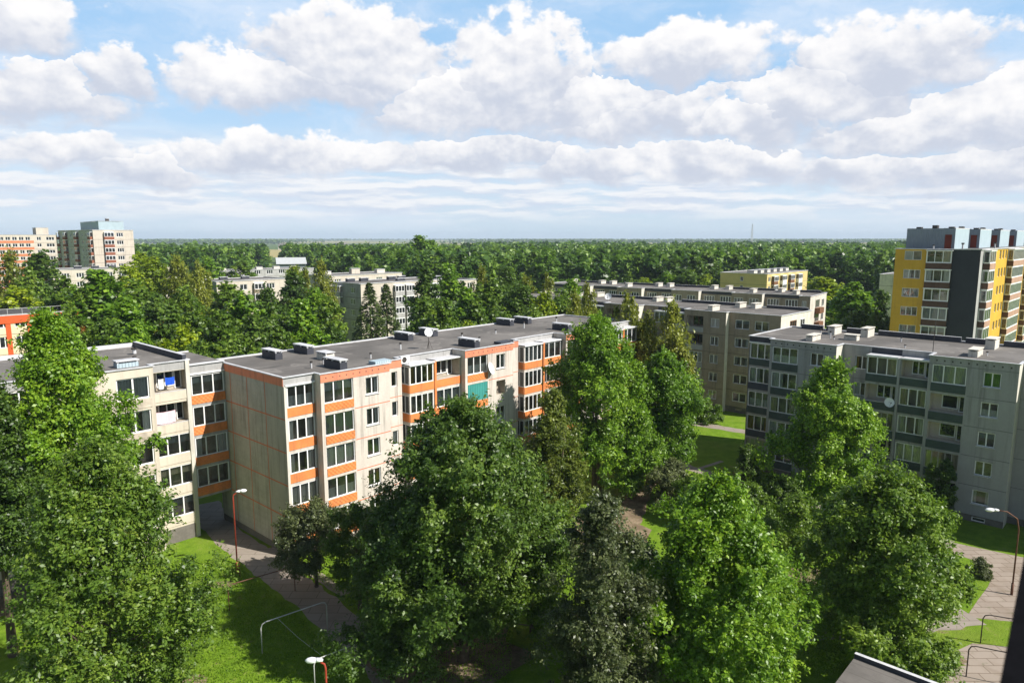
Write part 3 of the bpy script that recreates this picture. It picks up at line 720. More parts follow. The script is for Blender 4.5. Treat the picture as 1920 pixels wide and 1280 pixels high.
for x0 in (-45.45, -30.3, -15.15):
    T = FACE(1.7); hs = []
    wall(b.w, T, x0, x0 + 8.3, 0, ZT, 'brown_panel', [])
    tq(b.w, T, x0 + 2.6, x0 + 8.2, 14.15, 14.7, -.01, 'cladding_and_shade')
    for q in (0, 1):
        xa = x0 + 2.6 + q * 2.85
        base_strip(b, xa, xa + 2.7, .5)
        for k in range(5):
            loggia(b, xa, xa + 2.7, .5, stG, k, 'glazed' if (k + q) % 3 else 'open', panel='tower_grey' if q else None, n=3)
        tq(b.w, LEND(xa, 1.7), 0, 1.2, 0, 14.2, 0, 'brown_panel'); tq(b.w, REND(xa + 2.7, .5), 0, 1.2, 0, 14.2, 0, 'plaster_light')
    bal_top(b, x0 + 2.6, x0 + 8.2, .5, 1.7, 14.14)
T = FACE(.9); hs = []
for k in range(5): hs += [(1.0, 3.15, fz(k) + 1.0, fz(k) + 2.35, .7), (3.95, 6.05, fz(k) + 1.0, fz(k) + 2.35, .7)]
wall(b.w, T, 0, 7.75, .9, ZT, 'brown_panel', hs); wall(b.w, FACE(.94), 0, 7.75, 0, .9, 'plinth', [(1.6, 2.6, .35, .7, .2)])
for h in hs: window(b.root, T, *h[:4], 2, ft=.09)
for k in range(1, 5): tq(b.w, T, 0, 7.75, fz(k) - .03, fz(k) + .03, -.006, 'brown_joint')
T = REND(7.75, 0)
for k in range(5):
    m = MB(); tbox(m, T, 3.6, 6.6, -.9, 0, fz(k) - .1, fz(k) + .95, 'balcony_wood'); m.build('balcony', b.root)
    window(b.root, T, 7.6, 9.2, fz(k) + .9, fz(k) + 2.4, 2, rec=-.065, gm='glass_dark')
    window(b.root, T, 4, 6.2, fz(k) + .95, fz(k) + 2.4, 3, rec=-.065, fm='balcony_wood', gm='glass_dark')
for x, y in ((-33, 9.6), (-30.8, 10.4), (-32, 5.5), (-17.6, 9.6), (-15.9, 10.3), (-3.2, 2.2), (-2.4, 9.4), (-.1, 9.9), (-43, 9.6)): chimney(b.root, x, y, ZT - .06, .8, 2.2, .6, 'plaster_light', 'plaster_light')
c = MB()
for x0, x1 in ((-45, -34), (-29, -19), (-14, -4), (1, 7.4)): c.box(x0, x1, 11.2, 11.47, ZT - .05, ZT + .42, 'cladding_and_shade', 'zinc')
c.build('parapet', b.root)
b.done()

# ---- simple farther blocks
def far_block(name, label, x, y, ang, L_, Dp, zt, floors, cols, mats, fl=2.7, base=.7, group=None, bands=None, balc=None, rwin=None, lwin=None, z0=0., roofm='roof_felt', chim=(), fm='white_frame', wz=(.95, 2.35)):
    """cols: list of (a0, a1, panes) windows on the front; balc: list of (a0, a1, panel material) glazed balconies; rwin / lwin: same pairs on the ends"""
    b = Block(name, x, y, ang, label, group, z=z0); wm, em = mats
    def face(T, Ln, cs, bs, m):
        hs = [(a0, a1, base + fl * k + wz[0], base + fl * k + wz[1], .15) for k in floors for a0, a1, n in cs]
        wall(b.w, T, 0, Ln, 0, zt, m, hs, rev=.2)
        for k in floors:
            for a0, a1, n in cs: window(b.root, T, a0, a1, base + fl * k + wz[0], base + fl * k + wz[1], n, rec=.08, fm=fm, gm='glass_dark', ft=.1)
            for a0, a1, pm in bs:
                z = base + fl * k; mb = MB(); tbox(mb, T, a0, a1, -.9, 0, z - .05, z + 1.0, pm); mb.build('balcony', b.root); mb = MB(); tbox(mb, T, a0, a1, -.9, 0, z + 2.45, z + 2.6, 'white_frame'); mb.build('slab_edge', b.root)
                window(b.root, T, a0, a1, z + 1.0, z + 2.45, max(3, int((a1 - a0) / .9)), rec=-.88, fm=fm, gm='glass_dark', ft=.1, name='glazing')
            if k: tq(b.w, T, 0, Ln, base + fl * k - .04, base + fl * k + .04, -.006, 'brown_joint')
            if bands: tq(b.w, T, bands[0], bands[1], base + fl * k - .2, base + fl * k + .85, -.01, bands[2])
    face(FACE(0), L_, cols, balc or [], wm)
    face(REND(L_, 0), Dp, (rwin or ([], []))[0], (rwin or ([], []))[1], em[1]); 
    sb = bands; bands = None
    face(LEND(0, Dp), Dp, (lwin or ([], []))[0], (lwin or ([], []))[1], em[0])
    b.w.quad((L_, Dp, 0), (0, Dp, 0), (0, Dp, zt), (L_, Dp, zt), wm)
    roof_part(b.root, [(0, L_, 0, Dp)], zt - .08, roofm)
    c = MB(); rim(c, [(0, 0), (L_, 0), (L_, Dp), (0, Dp), (0, 0.24)], zt - .02, w=.3, h=.14); c.build('coping', b.root)
    for (cx, cy2, lx, ly, h, bm) in chim: chimney(b.root, cx, cy2, zt - .08, lx, ly, h, bm, 'zinc')
    b.done(); return b
PER = lambda off, n, step, w, p: [(off + i * step, off + i * step + w, p) for i in range(n)]
# G2 behind G1
b = Block('apartment_block', 55.38, 129.38, -37.7, 'long beige block, only its top floor showing, just below the wood')
DG2 = 11.5
segs = []
for i in range(5): segs += [(-60.5 + i * 12.9, -53.6 + i * 12.9, 1.6), (-53.6 + i * 12.9, -47.6 + i * 12.9, 0)]
segs[-1] = (segs[-1][0], 0, 0)
b.plan(segs, DG2, wmat='plaster_light', endmat='plaster_light')
for x0, x1, y in segs:
    T = FACE(y); hs = []; n = 1 if x1 - x0 < 4 else 2
    for k in range(5):
        w_ = (x1 - x0) / n
        for q in range(n): hs.append((x0 + q * w_ + .5, x0 + (q + 1) * w_ - .7, fz(k) + .95, fz(k) + 2.45, .15))
    wall(b.w, T, x0, x1, 0, ZT, 'brown_panel', hs, rev=.2)
    for h in hs: window(b.root, T, *h[:4], 4 if y else 3, rec=.07, gm='glass_dark', ft=.09)
    tq(b.w, T, x0, x1, 14.2, 14.72, -.01, 'cladding_and_shade' if y else 'brown_panel')
T = REND(0, 0)
for k in range(5):
    m = MB(); tbox(m, T, 3.4, 6.6, -.9, 0, fz(k) - .1, fz(k) + .95, 'balcony_wood'); m.build('balcony', b.root)
    window(b.root, T, 3.6, 6.4, fz(k) + .95, fz(k) + 2.5, 4, rec=-.065, fm='old_frame', gm='glass_dark', name='glazing'); window(b.root, T, 8.0, 9.6, fz(k) + .95, fz(k) + 2.4, 2, rec=-.065, gm='glass_dark')
for x, y in ((-58, 9.4), (-50, 9.4), (-47, 9.4), (-35, 9), (-32.5, 9.6), (-22, 9), (-19, 9.5), (-12, 4), (-8, 9), (-4, 5), (-40, 4)): chimney(b.root, x, y, ZT - .06, .8, 2.2, .6, 'plaster_light', 'plaster_light')
c = MB()
for x0, x1 in ((-58, -48), (-45, -36), (-32, -24), (-20, -10), (-7, -1)): c.box(x0, x1, 11.1, 11.37, ZT - .05, ZT + .4, 'cladding_and_shade', 'zinc')
c.build('parapet', b.root); b.done()

# ---- H: yellow and charcoal nine-storey block
HA = -44; HT = 23.9; hx0, hy0 = 66.6, 100.0
b = Block('apartment_block', hx0, hy0, HA, 'tall yellow and charcoal apartment block with brown balconies and blue grey roof cabins')
HB, HF = 1.35, 2.80
T = FACE(0); hs = []
LW, LB, LR = -11.05, -6.75, -3.45
for k in range(8): hs.append((-9.77, -7.47, HB + HF * k + 1.35, HB + HF * k + 2.7, .7))
wall(b.w, T, LW, LB, 0, HT, 'yellow_render', hs)
for k in range(8):
    h = hs[k]; window(b.root, T, *h[:4], 2 if k % 2 else 3, cur=rnd.choice([None, ('half', 'blind_grey'), ('left', 'curtain_white')]))
    z = HB + HF * k
    hole = (LB + .08, LR - .08, z + 1.05, z + 2.75, 1.1)
    wall(b.w, FACE(-.35), LB, LR, z - .05, z + HF - .05, 'white_frame', [hole], rev=.02)
    window(b.root, FACE(-.35), *hole[:4], 3, rec=.02, name='glazing')
    b.panel(FACE(-.35), LB, LR, z + .08, z + .95, 'brown_cladding')
    m = MB(); tbox(m, FACE(-.35), LB - .08, LR + .08, -.12, .3, z + 2.72, z + 2.84, 'white_frame'); m.build('slab_edge', b.root)
tq(b.w, REND(LR, -.35), 0, .35, 0, HT - 1, 0, 'brown_cladding'); tq(b.w, LEND(LB, 0), 0, .35, 0, HT - 1, 0, 'brown_cladding')
wall(b.w, T, LB, 0, HT - .95, HT, 'charcoal_render'); wall(b.w, T, LR, 0, 0, HT - .95, 'charcoal_render'); wall(b.w, T, LB, LR, 0, HB, 'charcoal_render')
T = REND(0, 0); DH = 78
tq(b.w, T, 0, 2.0, 0, HT, 0, 'tower_grey')
def hglaz(a0, a1, prou):
    tq(b.w, T, a0, a1, 0, HT, 0, 'plaster_light'); tq(b.w, T, a0, a1, HT - .9, HT - .1, -.01, 'charcoal_render')
    TP = REND(prou, 0)
    for k in range(8):
        z = HB + HF * k
        tq(b.w, TP, a0, a1, z - .05, z + 1.05, 0, 'white_frame'); tq(b.w, TP, a0, a1, z + 2.7, z + HF - .05, 0, 'white_frame')
        b.panel(TP, a0, a1, z + .08, z + .95, 'cladding_sunlit'); window(b.root, TP, a0, a1, z + 1.05, z + 2.7, max(3, int((a1 - a0) / 1.1)), rec=.0, gm='glass_dark', name='glazing')
        TL = (0, a0, 1, 0); tq(b.w, TL, 0, prou, z - .05, z + HF - .05, .0, 'white_frame'); b.panel(TL, .02, prou + .04, z + .08, z + .95, 'brown_cladding'); window(b.root, TL, .06, prou - .06, z + 1.05, z + 2.7, 1, rec=-.065, gm='glass_dark', name='glazing')
    m = MB(); m.box(0, prou + .1, a0 - .05, a1 + .05, HB + HF * 8 - .06, HB + HF * 8 + .06, 'white_frame'); m.build('balcony_roof', b.root)
def hyel(a0, a1):
    q = (a1 - a0) / 3; hs = [(a0 + q * i + .35, a0 + q * i + 1.55, HB + HF * k + 1.35, HB + HF * k + 2.7, .2) for k in range(8) for i in (0, 1, 2)]
    wall(b.w, T, a0, a1, 0, HT, 'yellow_render', hs, rev=.25)
    for h in hs[:]: window(b.root, T, *h[:4], 2, rec=.12, gm='glass_dark')
hglaz(2.0, 6.0, .85)
tq(b.w, T, 6.0, 13.4, 0, HT, 0, 'yellow_render')
hyel(13.4, 20.4); hglaz(20.4, 30.4, .85); hyel(30.4, 37.4); hglaz(37.4, 47.4, .85); tq(b.w, T, 47.4, DH, 0, HT, 0, 'yellow_render')
tq(b.w, LEND(LW, DH), 0, DH, 0, HT, 0, 'yellow_render'); b.w.quad((0, DH, 0), (LW, DH, 0), (LW, DH, HT), (0, DH, HT), 'yellow_render')
roof_part(b.root, [(LW, 0, 0, DH)], HT - .05)
c = MB(); rim(c, [(LW, 0), (0, 0), (0, DH), (LW, DH), (LW, .3)], HT - .02, w=.3, h=.12, mat='zinc'); c.build('coping', b.root)
for i, bb in enumerate((4, 21, 38, 55)):
    m = MB(); m.box(LW + .3 if i == 0 else LW + 1, -4.2, bb, bb + 9, HT - .04, HT + 3.1, 'sheet_blue')
    tq(m, REND(-4.2, bb), .0, 9, HT, HT + 3.08, -.012, 'sheet_light'); tq(m, REND(-4.2, bb), 0, 9, HT + 3.0, HT + 3.14, -.02, 'zinc')  # sunlit side of the cabin painted in as a paler sheet
    pc = m.build('roof_cabin', b.root)
    d = MB(); tbox(d, FACE(bb), -5.5, -4.6, -.04, 0, HT + .05, HT + 2.15, 'red_door'); d.build('door', pc)
    c = MB()
    for q in range(3): c.box(-10 + q * 2.2, -9.3 + q * 2.2, bb + 2, bb + 3, HT + 3.1, HT + 3.35 + .25 * (q == 1), 'dark_metal')
    c.build('cap', pc)
m = MB(); m.box(LW + .2, LW + 1.2, 9, 15, HT - .04, HT + 2.2, 'sheet_light'); m.build('roof_cabin', b.root)
vent_pipe(b.root, -2.9, 3, HT - .05, 1.0, .12); vent_pipe(b.root, -6.6, 2.6, HT - .05, .7, .1); vent_pipe(b.root, -1.8, 20, HT - .05, 1., .12)
b.done()

# ---- K, L, I, J, E and the shed
far_block('tower_block', 'grey and cream tower block with dark brown balcony bands, highest on the left skyline', -145.3 - 44 * .7193, 245 + 44 * .6947, -44, 44, 13, 28.3, range(2, 10),
          PER(2, 3, 14.3, 1.6, 2) + PER(6, 3, 14.3, 1.6, 2) + [(38.2, 39.8, 2)], ('tower_pale', ('tower_pale', 'tower_cream')), balc=[(0.3, 1.8, 'red_brown'), (9.2, 12.4, 'red_brown'), (23.6, 26.8, 'red_brown'), (40.4, 43.6, 'red_brown')],
          rwin=([(7.4, 9.6, 3)], [(3.3, 6.4, 'red_brown')]), chim=[(24, 7, 14, 7, 3.0, 'sheet_light'), (40, 6, 8, 8, 3.0, 'sheet_light'), (40, 6, 1, 1, 4.0, 'dark_metal')])
far_block('tower_block', 'pale tower block with orange bands between window rows, at the left edge of the skyline', -199.3 - 32 * .675, 295 - 32 * .738, 47.5, 40, 13, 26.8, range(1, 9),
          PER(1, 13, 2.3, 1.7, 2) + [(32.6, 34.2, 2), (36, 39, 3)], ('tower_cream', ('brick_orange', 'tower_cream')), base=2.0, bands=(0, 31.5, 'brick_orange'), fl=2.7, chim=[(35.5, 5, 4.5, 5, 3.0, 'tower_cream')])
far_block('apartment_block', 'low pale block half hidden by trees in front of the grey and cream tower', -161.7 * .845 - 1, 248.6 * .845, 47.5, 34, 12, 16.0, range(0, 5), PER(2.2, 8, 4.0, 2.2, 3), ('tower_cream', ('tower_grey', 'tower_cream')), base=1.8,
          lwin=([], [(2.5, 6.5, 'red_brown')]), chim=[(9, 8, 2, 1, .7, 'cladding_and_shade'), (14, 8, 2, 1, .7, 'cladding_and_shade'), (19, 8, 2, 1, .7, 'cladding_and_shade')])
far_block('apartment_block', 'cream block with a grey flat roof between the weeping willow and the birch', -73.3, 173.5, 47.5, 19, 12, ZT, range(0, 5), [(13.3, 15.6, 3), (1.5, 3, 2), (6, 8, 2)], ('tower_cream', ('tower_grey', 'tower_cream')),
          balc=[(9.5, 12.5, 'brown_panel')], chim=[(6, 9, 2, 1, .5, 'cladding_and_shade'), (12, 9, 2, 1, .5, 'cladding_and_shade')])
far_block('apartment_block', 'long flat roofed block behind the cream block, only its roof and pink end showing', -104, 243, 47.5, 40, 12, 14.0, range(2, 5), PER(1.2, 8, 4.8, 2.4, 3), ('tower_grey', ('tower_grey', 'tower_cream')),
          chim=[(7 + 7 * i, 7, 2.4, 1.2, .8, 'plaster_light') for i in range(5)])
far_block('apartment_block', 'grey and cream five storey block with glazed balconies beside the two spruces', -35.7, 165.0, 47.5, 27, 12, ZT, range(0, 5), [(2.2, 3.6, 2), (5.8, 7.2, 2), (17, 18.4, 2)], ('tower_cream', ('tower_grey', 'tower_cream')),
          balc=[(9.6, 12.4, 'tower_grey'), (13, 15.6, 'tower_grey'), (21, 24, 'tower_grey')], lwin=([(7.6, 9.4, 3)], [(1.6, 4.6, 'tower_grey')]), chim=[(4, 10, 2.2, 1, .7, 'cladding_and_shade'), (8, 10, 2.2, 1, .7, 'cladding_and_shade'), (16, 9, 2.4, 1, .8, 'cladding_and_shade'), (20, 10, 2.2, 1, .7, 'cladding_and_shade'), (15, 4, 2.4, 1, .5, 'cladding_and_shade')])
far_block('apartment_block', 'pale block with stepped roof seen behind the grey and cream block', -52, 200, 47.5, 26, 12, ZT, range(2, 5), PER(1.5, 5, 4.9, 2.2, 3), ('tower_cream', ('tower_grey', 'tower_cream')), chim=[(4, 8, 2.6, 1.2, .9, 'plaster_light'), (14, 8, 3, 1.4, 1.4, 'tower_cream'), (22, 6, 3, 1.4, 1.0, 'plaster_light')])
far_block('apartment_block', 'small stretch of cream block with dark vents on its roof, framed by trees', -15.5, 181, 47.5, 9, 11, ZT - .2, range(2, 5), [(1.5, 3.2, 2), (5.5, 7.2, 2)], ('tower_cream', ('tower_grey', 'tower_cream')), chim=[(2, 8, 1.8, 1, .8, 'cladding_and_shade'), (5, 8, 1.8, 1, .8, 'cladding_and_shade')])
far_block('apartment_block', 'ochre block with pale striped balconies standing at the foot of the wood', 76.6, 210.3, 47.5, 33, 15, ZT, range(0, 5), PER(1, 5, 6.6, 1.8, 2), ('yellow_light', ('yellow_light', 'yellow_light')),
          balc=[(3.4 + 6.6 * i, 6.4 + 6.6 * i, 'white_frame' if i % 2 else 'balcony_wood') for i in range(4)], lwin=([(6.5, 7.6, 1)], []), chim=[(3 + 5 * i, 6, 2.4, 2.2, .8, 'plaster_light') for i in range(6)])
far_block('apartment_block', 'white rendered building end peeping out left of the tall yellow block', 113.6, 206.0, 47.5, 20, 5, ZT, range(2, 5), [(1.2, 2.2, 1), (5, 6.4, 2)], ('plaster_light', ('plaster_light', 'plaster_light')))
b = far_block('school', 'low red and cream building with wide white windows, cut off by the left frame edge', -101.5, 90, 47.5, 42, 14, 13.2, range(0, 4), PER(1.2, 14, 2.95, 2.2, 3), ('cream_render', ('cream_render', 'cream_render')), fl=3.25, base=.4, wz=(1.1, 2.9))
b.root['category'] = 'building'
f = MB(); tbox(f, FACE(0), 0, 42, -.12, 0, 11.9, 13.2, 'red_fascia')
for i in range(15): tbox(f, FACE(0), .3 + 2.95 * i - .35, .3 + 2.95 * i + .35, -.06, 0, 1.2, 11.9, 'red_fascia')
f.build('fascia', b.root)
r = MB()
for i in range(22): r.tube([(2 * i, .5, 13.2), (2 * i, .5, 14.2)], .03, 'grey_paint', 5)
r.tube([(0, .5, 14.2), (42, .5, 14.2)], .03, 'grey_paint', 5); r.build('railing', b.root)
m = MB(); m.box(22, 36, 4, 10, 13.1, 13.7, 'roof_felt_dark'); m.build('roof_cabin', b.root)
s = empty('warehouse', -137, 410, 0, 20, 'grey metal roofed warehouse standing among trees near the horizon', 'warehouse')
m = MB(); m.box(0, 16, 0, 18, 0, 10.5, 'sheet_blue'); m.build('wall', s)
m = MB(); m.v = [(-.6, -1, 10.4), (16.6, -1, 10.4), (16.6, 9, 14), (-.6, 9, 14), (16.6, 19, 10.4), (-.6, 19, 10.4)]; m.f = [(0, 1, 2, 3), (3, 2, 4, 5)]; m.names = ['blind_grey']; m.m = [0, 0]; m.build('roof', s)
# ------------------------------------------------------------------ ground, paths
def sheet(name, pts, z, mat):
    m = MB(); n = len(pts); m.v = [(x, y, z) for x, y in pts]; m.f = [tuple(range(n))]; m.m = [0]; m.names = [mat]
    return tag(m.build(name), kind='structure')
sheet('ground', [(-13000, -13000), (13000, -13000), (13000, 13000), (-13000, 13000)], 0, 'ground')
def strip(name, pts, w, z, mat):
    l = []; r = []; qq = random.Random(len(name) + len(pts)); fine_ = []
    for p, n_ in zip(pts[:-1], pts[1:]):
        k = max(1, int(math.dist(p, n_) / .7)); fine_ += [tuple(Vector(p).lerp(Vector(n_), t / k)) for t in range(k)]
    pts = fine_ + [pts[-1]]; jit = min(.16, w * .12)
    for i, p in enumerate(pts):
        a = Vector(pts[max(i - 1, 0)]); b_ = Vector(pts[min(i + 1, len(pts) - 1)]); d = (b_ - a).normalized(); nn = Vector((-d.y, d.x)) * (w / 2)
        q = Vector(p); l.append((q + nn * (1 + qq.uniform(-jit, jit) / w * 2))[:]); r.append((q - nn * (1 + qq.uniform(-jit, jit) / w * 2))[:])
    m = MB()
    for i in range(len(pts) - 1): m.quad((*r[i], z), (*r[i + 1], z), (*l[i + 1], z), (*l[i], z), mat)
    return tag(m.build(name), kind='structure')
strip('path', [(-30, 65), (-25.6, 58.6), (-21.3, 54.0), (-14.2, 46.7), (-8.6, 40.4), (-3.5, 33), (0, 26)], 2.7, .006, 'paving_path')
strip('path', [(-20.2, 55.2), (-15.0, 50.3), (-12, 47.5)], .9, .010, 'paving_path')
sheet('path', [(36.9, 56.6), (42, 53), (46, 48), (42, 43.5), (35, 43.6), (31, 44.4), (33.2, 46.6), (35.3, 48.6), (36.9, 50.4), (37.4, 52.4), (35.9, 54.6)], .006, 'paving')
sheet('path', [(29.4, 41.3), (35, 40.2), (36, 32), (22, 30), (23.5, 36), (26, 39.5)], .006, 'paving')
strip('path', [(31.5, 44.6), (25, 43.2), (19.2, 42.7), (12, 41.5), (4, 40.5)], 2.4, .010, 'paving_path')
strip('path', [(10, 97), (25, 95.0), (31, 90.6), (38, 85)], 2.0, .006, 'paving_path')
strip('path', [(14, 98), (19.0, 82), (19.4, 76.4), (22.1, 73.0), (24.3, 69.6), (30, 64.2), (37, 55.8)], 1.7, .012, 'paving_path')
strip('path', [(20.5, 75.1), (24.4, 78.1)], .5, .008, 'paving_path')
strip('dirt_track', [(6, 50), (9.5, 58), (12.0, 65), (13.6, 70), (19, 78)], 2.4, .014, 'soil')
strip('road', [(-5, 68), (8, 82), (22, 97), (26, 102)], 6.0, .004, 'paving_path')
def blob_pts(x, y, rx, ry, n=14, seed=1):
    q = random.Random(seed); return [(x + rx * math.cos(2 * math.pi * i / n) * q.uniform(.75, 1.15), y + ry * math.sin(2 * math.pi * i / n) * q.uniform(.75, 1.15)) for i in range(n)]
for i, (x, y, a, c) in enumerate(((22.8, 50.3, 1.5, 1.7), (8, 57, 4.5, 5.5), (-4, 40, 5, 5), (-18.8, 37.5, 1.1, .6), (-21.5, 49, 1.2, .6), (-12.2, 31.5, 1.3, .7), (10, 36, 5, 4), (26.2, 39.8, 1.8, 1.2), (-36.5, 46.0, 2.2, 2.5))):
    sheet('bare_soil', blob_pts(x, y, a, c, 16, i), .018, 'soil')

# ------------------------------------------------------------------ foliage
def quads_mesh(name, C, Nn, size, wid, tint, mat, rng, axis=None, extra=None):
    n = len(C)
    if axis is None:
        axis = rng.normal(size=(n, 3))
    a = axis - Nn * (axis * Nn).sum(1, keepdims=True); a /= np.linalg.norm(a, axis=1, keepdims=True) + 1e-9
    bb = np.cross(Nn, a)
    s = size[:, None]; w = (size * wid)[:, None]
    V = np.empty((n, 4, 3), np.float32)
    V[:, 0] = C - a * s * .5; V[:, 1] = C + bb * w * .5 - a * s * .06 + Nn * s * .07; V[:, 2] = C + a * s * .5; V[:, 3] = C - bb * w * .5 - a * s * .06 + Nn * s * .07
    V = V.reshape(-1, 3); ev, ef = (np.zeros((0, 3)), []) if extra is None else (np.array(extra.v, float), extra.f)
    nv = len(V); allv = np.vstack([V, ev]).astype(np.float32)
    me = bpy.data.meshes.new(name); me.vertices.add(len(allv)); me.vertices.foreach_set('co', allv.ravel())
    loops = list(range(0)); lt = [len(f) for f in ef]
    li = np.concatenate([np.arange(nv)] + [np.array(f) + nv for f in ef]).astype(np.int32) if ef else np.arange(nv, dtype=np.int32)
    tot = np.concatenate([np.full(n, 4), np.array(lt, int)]).astype(np.int32) if ef else np.full(n, 4, np.int32)
    st = np.concatenate([[0], np.cumsum(tot)[:-1]]).astype(np.int32)
    me.loops.add(len(li)); me.loops.foreach_set('vertex_index', li)
    me.polygons.add(len(tot)); me.polygons.foreach_set('loop_start', st); me.polygons.foreach_set('loop_total', tot)
    at = me.attributes.new('tint', 'FLOAT', 'POINT'); tv = np.concatenate([np.repeat(tint, 4), np.full(len(ev), .5)]).astype(np.float32)
    at.data.foreach_set('value', tv)
    me.materials.append(MATS[mat])
    if ef:
        me.materials.append(MATS['bark']); mi = np.zeros(len(tot), np.int32); mi[n:] = 1; me.polygons.foreach_set('material_index', mi)
    me.update(calc_edges=True); return me
def unit(v): return v / (np.linalg.norm(v, axis=-1, keepdims=True) + 1e-9)
PROF = {
    'round': lambda t: np.sin(np.pi * np.clip(t * .93 + .07, 0, 1)) ** .55,
    'ovate': lambda t: np.where(t < .3, .55 + .45 * (t / .3) ** .7, np.cos(np.clip((t - .3) / .7, 0, 1) * np.pi / 2) ** .75),
    'dome': lambda t: np.where(t < .2, .8 + .2 * t / .2, np.sqrt(np.clip(1 - ((t - .2) / .8) ** 2, 0, 1))),
    'tall': lambda t: np.where(t < .25, .6 + .4 * t / .25, (1 - ((t - .25) / .75) ** 2.2) ** .6 * (1 - .15 * t)),
    'cone': lambda t: .12 + .95 * (1 - t),
    'column': lambda t: np.minimum(1, (1 - t) * 4 + .15) * np.minimum(1, .7 + t),
}
def crown_cloud(seed, H, r, z0, prof, ncl, per, leaf, rc=None, flat=.8, droop=0., lump=.28, inner=.35, bough=.5, spray=.72):
    """clumps of leaves set through the crown's volume; returns centres, normals, sizes, tint, clump centres"""
    g = np.random.default_rng(seed)
    def envelope(m):
        t = g.random(m) ** .9; ang = g.random(m) * 2 * np.pi; k1, k2 = g.integers(2, 5), g.random() * 6
        R_ = r * PROF[prof](t) * (1 + lump * np.sin(k1 * ang + k2 + 5 * t) * np.sin(7 * t + k2) + .12 * g.normal(size=m))
        rho = np.maximum(0, R_ * (inner + (1 - inner) * g.random(m) ** .55)); return t, ang, rho
    nb = int(max(7, min(26, ncl / 9)))
    bt, ba, br = envelope(nb); br *= .74; bt = .04 + .86 * bt
    bc = np.stack([br * np.cos(ba), br * np.sin(ba), z0 + (H - z0) * bt], 1); bs = r * g.uniform(.20, .40, nb)
    t, ang, rho = envelope(ncl)
    rcl = (rc or r * .25) * g.uniform(.55, 1.3, ncl)
    rho = np.maximum(0, rho - rcl * .55)
    cc = np.stack([rho * np.cos(ang), rho * np.sin(ang), z0 + (H - z0) * t - rcl * .45 * (t > .8)], 1)
    which = g.integers(0, nb, ncl); bd = unit(g.normal(size=(ncl, 3)) + np.array([0, 0, .3])) * (g.random(ncl) ** .4)[:, None] * bs[which][:, None] * np.array([1, 1, .8])
    use = g.random(ncl) < bough; cc[use] = (bc[which] + bd)[use]; cc[:, 2] = np.clip(cc[:, 2], z0 * .8, H - rcl * .6)
    n = ncl * per; idx = np.repeat(np.arange(ncl), per)
    d = unit(g.normal(size=(n, 3)) + np.array([0, 0, .35]))
    rad = rcl[idx] * (.45 + .62 * g.random(n) ** .6)
    out = unit(cc[idx] * np.array([1, 1, 0]) + 1e-6)
    P = cc[idx] + d * rad[:, None] * np.array([1, 1, flat])
    # most leaves sit along short twigs that spray outwards and up from each clump
    tw = 9; td = unit(unit(cc * np.array([1, 1, .15]))[:, None, :] * .75 + g.normal(size=(ncl, tw, 3)) * .85 + np.array([0, 0, .55])); tl = rcl[:, None] * g.uniform(.7, 1.75, (ncl, tw))
    wt = g.integers(0, tw, n); s_ = .15 + .85 * g.random(n) ** .75
    TP = cc[idx] - out * (rcl[idx] * .25)[:, None] + td[idx, wt] * (tl[idx, wt] * s_)[:, None] + g.normal(size=(n, 3)) * (rcl[idx] * .17 * (1.25 - s_ * .75))[:, None]
    ist = g.random(n) < spray
    P = np.where(ist[:, None], TP, P); d = np.where(ist[:, None], unit(td[idx, wt] * .5 + g.normal(size=(n, 3)) * .6 + np.array([0, 0, .5])), d)
    if droop:
        P[:, 2] -= g.exponential(droop, n) * (.4 + .6 * g.random(n)); P[:, :2] = cc[idx][:, :2] + (P[:, :2] - cc[idx][:, :2]) * .75
    P[:, 2] = np.maximum(P[:, 2], z0 * .55)
    Nn = unit(d * .8 + out * .25 + np.array([0, 0, .45]) + g.normal(size=(n, 3)) * .55)
    size = leaf * g.uniform(.45, 1.6, n)
    ct = g.normal(size=ncl) * .13
    tint = np.clip(.48 + ct[idx] + g.normal(size=n) * .15, 0, 1)
    return P, Nn, size, tint, cc, g
def trunk_mesh(seed, H, r, z0, cc, tr, limbs=12, bark='bark', forks=1):
    q = random.Random(seed); m = MB(); top = H * .8
    for fk in range(forks):
        ox, oy = (q.uniform(-.12, .12) * r * fk, q.uniform(-.12, .12) * r * fk)
        lx, ly = q.uniform(-.06, .06) * H * (1 if forks == 1 else 2), q.uniform(-.04, .04) * H
        pts = [(ox + lx * (i / 6) ** 1.5 + q.uniform(-.05, .05), oy + ly * (i / 6) ** 1.5 + q.uniform(-.05, .05), top * i / 6) for i in range(7)]
        pts[0] = (ox, oy, -.1); m.tube(pts, [tr * (1.25 if i == 0 else 1) * (1 - .86 * i / 6) for i in range(7)], bark, 7)
        ids = list(range(len(cc))); q.shuffle(ids)
        for c in ids[:limbs // forks]:
            e = Vector([float(v) for v in cc[c]]); zb = max(z0 * .7, min(top * .9, e.z - (e.xy.length) * q.uniform(.5, 1.1)))
            f = zb / top; i = min(5, int(f * 6)); fr = f * 6 - i; p = Vector(pts[i]).lerp(Vector(pts[i + 1]), fr)
            mid_ = p.lerp(e, .5) + Vector((0, 0, -.12 * (e - p).length)); rr = tr * .34 * (1 - .6 * f)
            m.tube([tuple(p), tuple(mid_), tuple(e)], [rr, rr * .65, rr * .2], bark, 5, cap=False)
    return m
NTREE = [0]
def tree_obj(name, x, y, crown_me, trunk_me, label, group=None, rot=0, sc=(1, 1, 1), cat='tree', crown_mat=None):
    o = empty(name, x, y, 0, 0, label, cat, group); o.rotation_euler = (0, 0, rot); o.scale = sc
    c = link('crown', crown_me, o); 
    if crown_mat: c.material_slots[0].link = 'OBJECT'; c.material_slots[0].material = MATS[crown_mat]
    if trunk_me: link('trunk', trunk_me, o)
    return o
